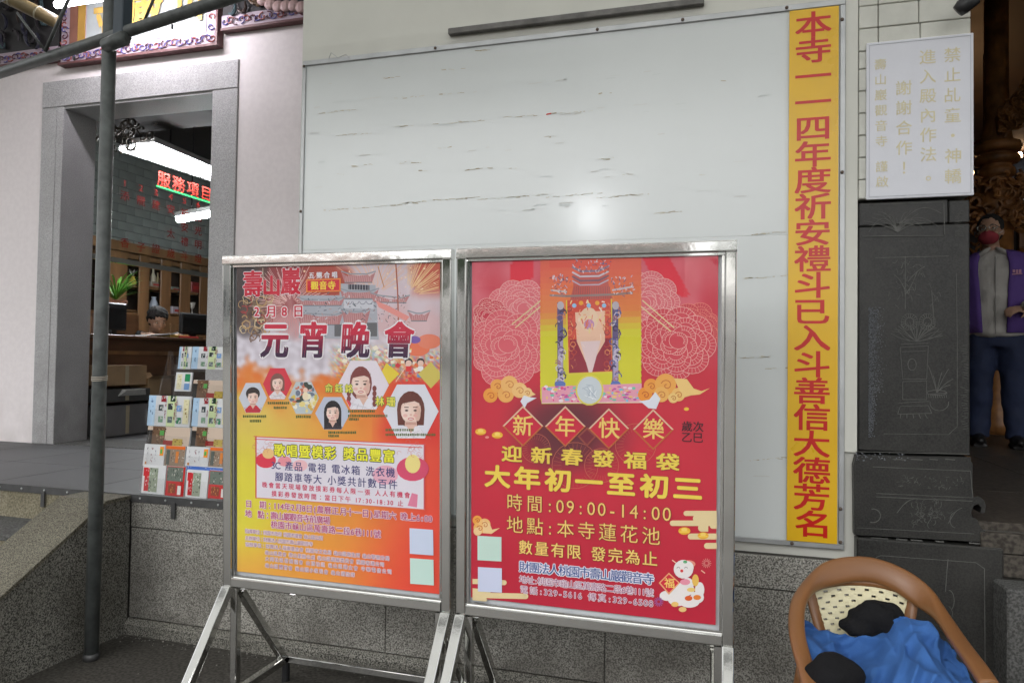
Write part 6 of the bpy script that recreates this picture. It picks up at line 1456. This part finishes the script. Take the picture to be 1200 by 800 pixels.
for x, y in ((-.088, .0), (.098, -.05)): mb.tube(crom([(x*.85, 0, .82), (x*1.02, y*.3-.01, .60), (x*1.08, y*.6, .40), (x*1.15, y+.02, .20), (x*1.2, y+.01, .055)], 4), [.105, .1, .098, .094, .09, .088, .084, .082, .08, .078, .077, .075, .073, .072, .07, .07, .072], 16)
bake(mb, 'trousers', M_tr, mn, .011, 4, (0, 0, 0), (.015, 7))
for x, y in ((-.105, .0), (.118, -.05)):
    mb = MB().ell((x, y-.05, .045), (.048, .135, .045), 16, 10).ell((x, y+.03, .06), (.045, .06, .05)).box((x-.045, y-.16, .0), (x+.045, y+.08, .022)); bake(mb, 'shoe', mat('black_leather', (.012, .011, .011), .35), mn, .008, 3, (0, 0, 0))
MB().add([(.13, -.30, .95), (.17, -.27, .94), (.18, -.28, 1.02), (.135, -.305, 1.03), (.13, -.31, .95), (.17, -.28, .94), (.18, -.29, 1.02), (.135, -.315, 1.03)], [(0,3,2,1),(4,5,6,7),(0,1,5,4),(1,2,6,5),(2,3,7,6),(3,0,4,7)]).build('held_paper', MC['white_paper'], mn, False, (0, 0, 0))

# man bent over papers behind the counter
hx, hy = -5.62, atX(184, 372, -5.62).y
sm = thing('person', (hx, hy, PZ), 'dark haired man in black bending over papers behind the counter', 'person'); sm.rotation_euler = (0, 0, rad(62))
ht = atX(184, 360, hx).z-PZ
HR2 = Matrix.Rotation(rad(20), 3, 'X'); HC2 = Vector((0, -.02, ht-.145))
mb = MB(); head_blobs(mb, HC2, HR2, 1.04); bz_ = ht-.36
mb.tube([(0, .10, bz_), (0, .03, ht-.2)], [.06, .05], 12); mb.loft([((0, .30, bz_-.55), .16, .12), ((0, .24, bz_-.3), .16, .12), ((0, .16, bz_-.1), .18, .11), ((0, .11, bz_+.0), .12, .08)], 18)
for k in (-1, 1):
    mb.tube(crom([(k*.18, .13, bz_-.04), (k*.25, .06, bz_-.20), (k*.16, -.14, cz-PZ+.03)], 5), [.045]*11, 12); hand_blobs(mb, (k*.15, -.15, cz-PZ+.03), (-k*.3, -1, 0), (0, 0, 1), -k, .4)
    mb.tube([(k*.1, .3, bz_-.55), (k*.12, -.08, bz_-.52), (k*.12, -.08, .08)], [.08, .07, .045], 12); mb.ell((k*.12, -.13, .04), (.04, .11, .035))
bake(mb, 'body', M_skin, sm, .0085, 4, (0, 0, 0)); eyes(sm, HC2, HR2, 1.04)
mb = MB().ell(HC2+HR2 @ Vector((0, .025, .065)), (.100, .108, .085), 20, 12, HR2).ell(HC2+HR2 @ Vector((0, .065, .01)), (.09, .07, .09), 16, 10, HR2)
bake(mb, 'hair', M_hair, sm, .008, 2, (0, 0, 0), (.010, 45))
mb = MB().loft([((0, .30, bz_-.56), .18, .14), ((0, .24, bz_-.3), .185, .145), ((0, .16, bz_-.1), .205, .13), ((0, .11, bz_+.02), .13, .09)], 18)
for k in (-1, 1): mb.tube(crom([(k*.18, .13, bz_-.04), (k*.25, .06, bz_-.20), (k*.17, -.12, cz-PZ+.04)], 5), [.062]*11, 12)
bake(mb, 'dark_shirt', mat('black_cloth', (.012, .014, .014), .8, 0, .2, 6, .3, 60), sm, .011, 3, (0, 0, 0))
mb = MB()
for k in (-1, 1): mb.tube([(k*.09, .3, bz_-.56), (k*.12, -.09, bz_-.52), (k*.12, -.09, .09)], [.10, .09, .065], 12)
bake(mb, 'trousers', M_tr, sm, .012, 2, (0, 0, 0))
cs = thing('stool', (hx-.28, hy, PZ), 'dark office stool under the man behind the counter', 'stool')
MB().loft([((hx-.27, hy+.13, PZ+ht-.36-.68), .19, .19), ((hx-.27, hy+.13, PZ+ht-.36-.64), .2, .2)], 18).build('seat', M_black, cs); MB().tube([(hx-.27, hy+.13, PZ), (hx-.27, hy+.13, PZ+ht-.36-.68)], .03, 10).build('leg', M_black, cs)

# ================================================================== temple hall at the right
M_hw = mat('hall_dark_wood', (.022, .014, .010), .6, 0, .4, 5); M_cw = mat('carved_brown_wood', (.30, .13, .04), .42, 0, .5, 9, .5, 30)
hl = thing('temple_hall', (3, 9, HZ), 'dark temple hall seen through the opening beside the pier', 'hall')
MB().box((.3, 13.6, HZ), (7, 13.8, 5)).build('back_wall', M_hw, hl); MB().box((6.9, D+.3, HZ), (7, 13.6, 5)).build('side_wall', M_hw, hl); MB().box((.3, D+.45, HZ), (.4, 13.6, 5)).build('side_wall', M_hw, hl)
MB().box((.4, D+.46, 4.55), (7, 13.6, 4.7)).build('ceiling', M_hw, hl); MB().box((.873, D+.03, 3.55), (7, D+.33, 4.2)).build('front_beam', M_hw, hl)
# lattice screen with carving and warm glimmers behind the man
sc_ = thing('carved_screen', (2.6, 8.1, HZ), 'carved brown wooden screen behind the standing man', 'carving'); rs = random.Random(77)
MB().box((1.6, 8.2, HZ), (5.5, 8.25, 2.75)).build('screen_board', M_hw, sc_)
for k in range(10): MB().box((1.75+k*.26, 8.13, HZ), (1.80+k*.26, 8.19, 2.74)).build('screen_post', M_cw, sc_)
for z in (HZ+.3, HZ+.75, HZ+1.3): MB().box((1.6, 8.10, z), (5.5, 8.128, z+.05)).build('screen_rail', M_cw, sc_)
mb = MB()
for _ in range(420):
    x, z = rs.uniform(1.9, 3.4), HZ+rs.uniform(.05, 2.0); t0 = rs.uniform(0, 6.28); w = rs.uniform(.02, .06)
    mb.tube([(x+w*cos(t0+k*.8), 8.10-rs.uniform(.0, .04), z+w*sin(t0+k*.8)) for k in range(5)], [.008, .014, .015, .012, .006], 5)
mb.build('carved_relief', M_cw, sc_, kind='stuff')
# pillar with ring mouldings above the man's head, carved brackets beside it
pc = thing('ringed_pillar', (2.23, 7, HZ), 'brown carved pillar with thick ring mouldings above the man', 'pillar')
cx = 2.235
prof = [(.10, HZ), (.13, HZ+.2), (.12, 2.3)]
MB().loft([((cx, 7, z), r, r) for r, z in ((.15, HZ), (.15, HZ+.1), (.11, HZ+.2), (.12, 2.55))], 24).build('shaft', M_cw, pc, True)
for z, r, h in ((3.265, .185, .05), (3.16, .175, .042), (3.05, .14, .05)):
    mb = MB().loft([((cx, 7, z-h), r*.7, r*.7), ((cx, 7, z-h*.7), r*.93, r*.93), ((cx, 7, z), r, r), ((cx, 7, z+h*.7), r*.93, r*.93), ((cx, 7, z+h), r*.7, r*.7)], 28); mb.build('ring_moulding', M_cw, pc, True)
MB().loft([((cx, 7, z), r, r) for r, z in ((.12, 2.55), (.17, 2.7), (.15, 2.9), (.11, 3.0), (.12, 3.33), (.09, 3.5), (.09, 4.54))], 24).build('upper_shaft', M_cw, pc, True)
mb = MB()
for _ in range(260):
    a = rs.uniform(0, 6.28); z = rs.uniform(2.55, 3.0); r = .165; t0 = rs.uniform(0, 6.28); w = rs.uniform(.02, .05)
    mb.tube([(cx+(r+.02*k)*cos(a)+w*cos(t0+k*.8), 7+(r)*sin(a)-.01*k, z+w*sin(t0+k*.8)) for k in range(5)], [.008, .016, .016, .012, .006], 5)
mb.build('carved_dragons', M_cw, pc, kind='stuff')
br = thing('carved_beam_end', (2.45, 6.8, 3.4), 'slanting carved brown bracket above the ringed pillar', 'carving')
a, b = atY(1168, 160, 6.9), atY(1240, 90, 6.7); dv = b-a
V = [a, a+Vector((-.01, 0, .16)), b+Vector((0, 0, .30)), b+Vector((0, 0, -.12)), a.lerp(b, .42)+Vector((0, 0, -.10))]
mb = MB(); n = len(V); mb.add([v+Vector((0, -.06, 0)) for v in V]+[v+Vector((0, .06, 0)) for v in V], [tuple(range(n)), tuple(range(n, 2*n))[::-1]]+[(i, n+i, n+(i+1) % n, (i+1) % n) for i in range(n)]); mb.build('bracket_body', M_cw, br)
mb = MB()
for _ in range(110):
    q = a.lerp(b, rs.uniform(0, 1))+Vector((0, -.07, rs.uniform(-.05, .2))); t0 = rs.uniform(0, 6.28); w = rs.uniform(.02, .045); mb.tube([q+Vector((w*cos(t0+k*.8), -.008*k, w*sin(t0+k*.8))) for k in range(5)], [.006, .012, .012, .01, .005], 5)
mb.build('bracket_relief', M_cw, br, kind='stuff')
rdl = thing('red_lantern', atY(1153, 176, 7.6), 'dim red lantern half hidden beside the ringed pillar', 'lantern')
q = atY(1153, 176, 7.6); MB().ell(q, (.13, .13, .11), 20, 12).build('paper_body', mat('dark_red_paper', (.22, .02, .015), .6), rdl, True); MB().tube([q+Vector((0, 0, .1)), q+Vector((0, 0, .9))], .006, 6).build('cord', M_black, rdl); MB().loft([((q.x, q.y, q.z-.13), .05, .05), ((q.x, q.y, q.z-.10), .06, .06)], 14).build('cap_ring', M_cw, rdl)
# pale window seen past the pillar and a few lit lamps deep in the hall
wd = thing('hall_window', (3.9, 11, 2.6), 'pale bright window far back in the hall beside the pillar', 'window')
a, b = atY(1181, 232, 13.4), atY(1216, 176, 13.4)
MB().box((a.x, 13.52, a.z), (b.x, 13.58, b.z)).build('window_pane', mat('daylit_pane', (.8, .82, .9), .5, 0, 0, emit=((.8, .86, 1.), .35)), wd)
for t_ in (0, .33, .66, 1): MB().box((a.x+(b.x-a.x)*t_-.03, 13.46, a.z), (a.x+(b.x-a.x)*t_+.03, 13.515, b.z)).build('window_bar', M_hw, wd)
for (x, y, Y, r, lb) in ((1195, 182, 12, .035, 'small lit bulb deep in the hall above the man'), (1194, 470, 7.9, .018, 'small warm lamp low down beside the man'), (1193, 500, 7.8, .012, 'tiny warm light near the man’s shoe')):
    q = atY(x, y, Y); t = thing('warm_lamp', q, lb, 'lamp', 'small warm lamps in the hall'); MB().ell(q, (r, r, r*1.4), 12, 8).build('bulb', mat('warm_bulb', (1, .8, .6), .4, 0, 0, emit=((1., .62, .35), 18)), t, True); MB().tube([q-Vector((0, 0, r*2.4)), q-Vector((0, 0, r*1.2))], r*.6, 8).build('socket', M_black, t)
# unseen warm lamp, added to light the hall and its floor
q = Vector((2.6, 9.3, 3.6)); t = thing('hall_fill_lamp', q, 'unseen warm lamp added to light the hall', 'lamp'); MB().ell(q, (.14, .14, .18), 16, 10).build('shade', mat('hall_fill_glow', (1, .8, .6), .4, 0, 0, emit=((1., .55, .25), 11)), t, True); MB().tube([q+Vector((0, 0, .18)), q+Vector((0, 0, .95))], .01, 6).build('chain', M_black, t)

# ================================================================== canopy and the yard behind the camera
cn = thing('canopy_roof', (0, -1, 4.2), 'corrugated canopy roof out of view over the forecourt, translucent to pass light', 'roof')
M_can = bpy.data.materials.new('translucent_sheet'); M_can.use_nodes = True; n_ = M_can.node_tree; n_.nodes.remove(n_.nodes['Principled BSDF'])
a_, b_ = n_.nodes.new('ShaderNodeBsdfDiffuse'), n_.nodes.new('ShaderNodeBsdfTranslucent'); a_.inputs[0].default_value = (.6, .6, .58, 1); b_.inputs[0].default_value = (.75, .76, .74, 1)
x_ = n_.nodes.new('ShaderNodeMixShader'); x_.inputs[0].default_value = .45; n_.links.new(a_.outputs[0], x_.inputs[1]); n_.links.new(b_.outputs[0], x_.inputs[2]); n_.links.new(x_.outputs[0], n_.nodes['Material Output'].inputs[0])  # sheet made translucent to brighten the top of the wall
V = []; nc = 160
for i in range(nc+1):
    x = -9+18*i/nc; z = 4.45+(.03 if i % 2 else 0); V += [(x, -2.4, z), (x, 2.95, z+.35)]
MB().add(V, [(2*i, 2*i+2, 2*i+3, 2*i+1) for i in range(nc)]).build('roof_sheet', M_can, cn)
for y in (-2.2, -.8, .8, 2.5): MB().bar((-9, y, 4.33+.065*(y+2.4)), (9, y, 4.33+.065*(y+2.4)), .06, .08).build('purlin', M_steelpaint, cn)
for x in (-7.5, 4.5):
    MB().bar((x, -2.3, 4.24), (x, 2.9, 4.58), .06, .10).build('rafter', M_steelpaint, cn)
ev = thing('eave_roof', (-4, 3.8, 4.6), 'dark wooden eave over the doorway wall', 'roof')
MB().box((-9, 3.05, 4.70), (9, 8, 4.9)).build('eave_boards', M_hw, ev)
# hanging tube lamps under the canopy
for (x, y, z) in ((-1.42, -2.0, 3.02), (.92, -2.0, 2.42)):
    M_tube2 = mat('hanging_tube_%d' % (x > 0), (1, 1, 1), .4, 0, 0, emit=((.97, .98, 1.), 20 if x > 0 else 60))
    t = thing('hanging_lamp', (x, y, z), 'fluorescent lamp hanging under the canopy behind the viewer, ' + ('left one' if x < 0 else 'right one'), 'lamp', 'hanging lamps under the canopy')
    MB().tube([(x-.09, y, z), (x+.09, y, z)], .05, 14).build('tube', M_tube2, t, True); MB().box((x-.2, y-.06, z+.08), (x+.2, y+.06, z+.13)).build('housing', MC['white_enamel'], t)
    for s_ in (-1, 1): MB().tube([(x+s_*.12, y, z+.13), (x+s_*.12, y, 4.4)], .005, 6).build('cord', M_black, t)
# buildings and trees across the yard
M_far = mat('far_building_render', (.78, .77, .74), .8, 0, .1, .6); M_farr = mat('far_roof_tile', (.16, .07, .04), .7); M_win = mat('far_window', (.04, .05, .06), .2)
rt_ = random.Random(2)
for i, (x0, x1, y, h, lb) in enumerate(((-34, -16, -24, 5.2, 'low rendered building across the yard on the left'), (-13, -2, -30, 7, 'taller rendered building across the yard in the middle'), (6, 26, -26, 4.6, 'low rendered building across the yard on the right'))):
    t = thing('building', ((x0+x1)/2, y, 0), lb, 'building'); MB().box((x0, y-6, 0), (x1, y, h)).build('walls', M_far, t); MB().prismx([(y-6.6, h), (y+.6, h), (y-3, h+1.4)], x0-.5, x1+.5).build('roof', M_farr, t)
    n = int((x1-x0)/2.4)
    for k in range(n):
        for z in ([1.0] if h < 6 else [1.0, 4.0]): MB().box((x0+.8+k*2.4, y+.002, z), (x0+2.+k*2.4, y+.05, z+1.5)).build('window', M_win, t)
M_fol = mat('tree_leaves', (.045, .09, .025), .7, 0, .4, 2); M_bark = mat('tree_bark', (.06, .045, .03), .9)
for i, (x, y, h) in enumerate(((-9, -17, 5), (1.5, -19, 6), (14, -18, 5.5))):
    t = thing('tree', (x, y, 0), ('broad tree left across the yard', 'tallest tree in the middle across the yard', 'rounded tree right across the yard')[i], 'tree')
    MB().tube([(x, y, 0), (x+.1, y, h*.3), (x-.1, y, h*.55)], [.22, .16, .1], 10).build('trunk', M_bark, t)
    mb = MB()
    for _ in range(900):
        a, b_, r = rt_.uniform(0, 6.28), rt_.uniform(-1, 1), rt_.random()**.4*h*.34; q = Vector((x+r*cos(a)*(1-b_*b_)**.5*1.2, y+r*sin(a)*(1-b_*b_)**.5*1.2, h*.68+r*b_*.9)); s_ = .16
        d1 = Vector((rt_.gauss(0, 1), rt_.gauss(0, 1), rt_.gauss(0, 1))).normalized()*s_; d2 = d1.cross(Vector((rt_.gauss(0, 1), rt_.gauss(0, 1), 1))).normalized()*s_
        mb.add([q-d1, q-d2, q+d1, q+d2], [(0, 1, 2, 3)])
    mb.build('crown', M_fol, t)
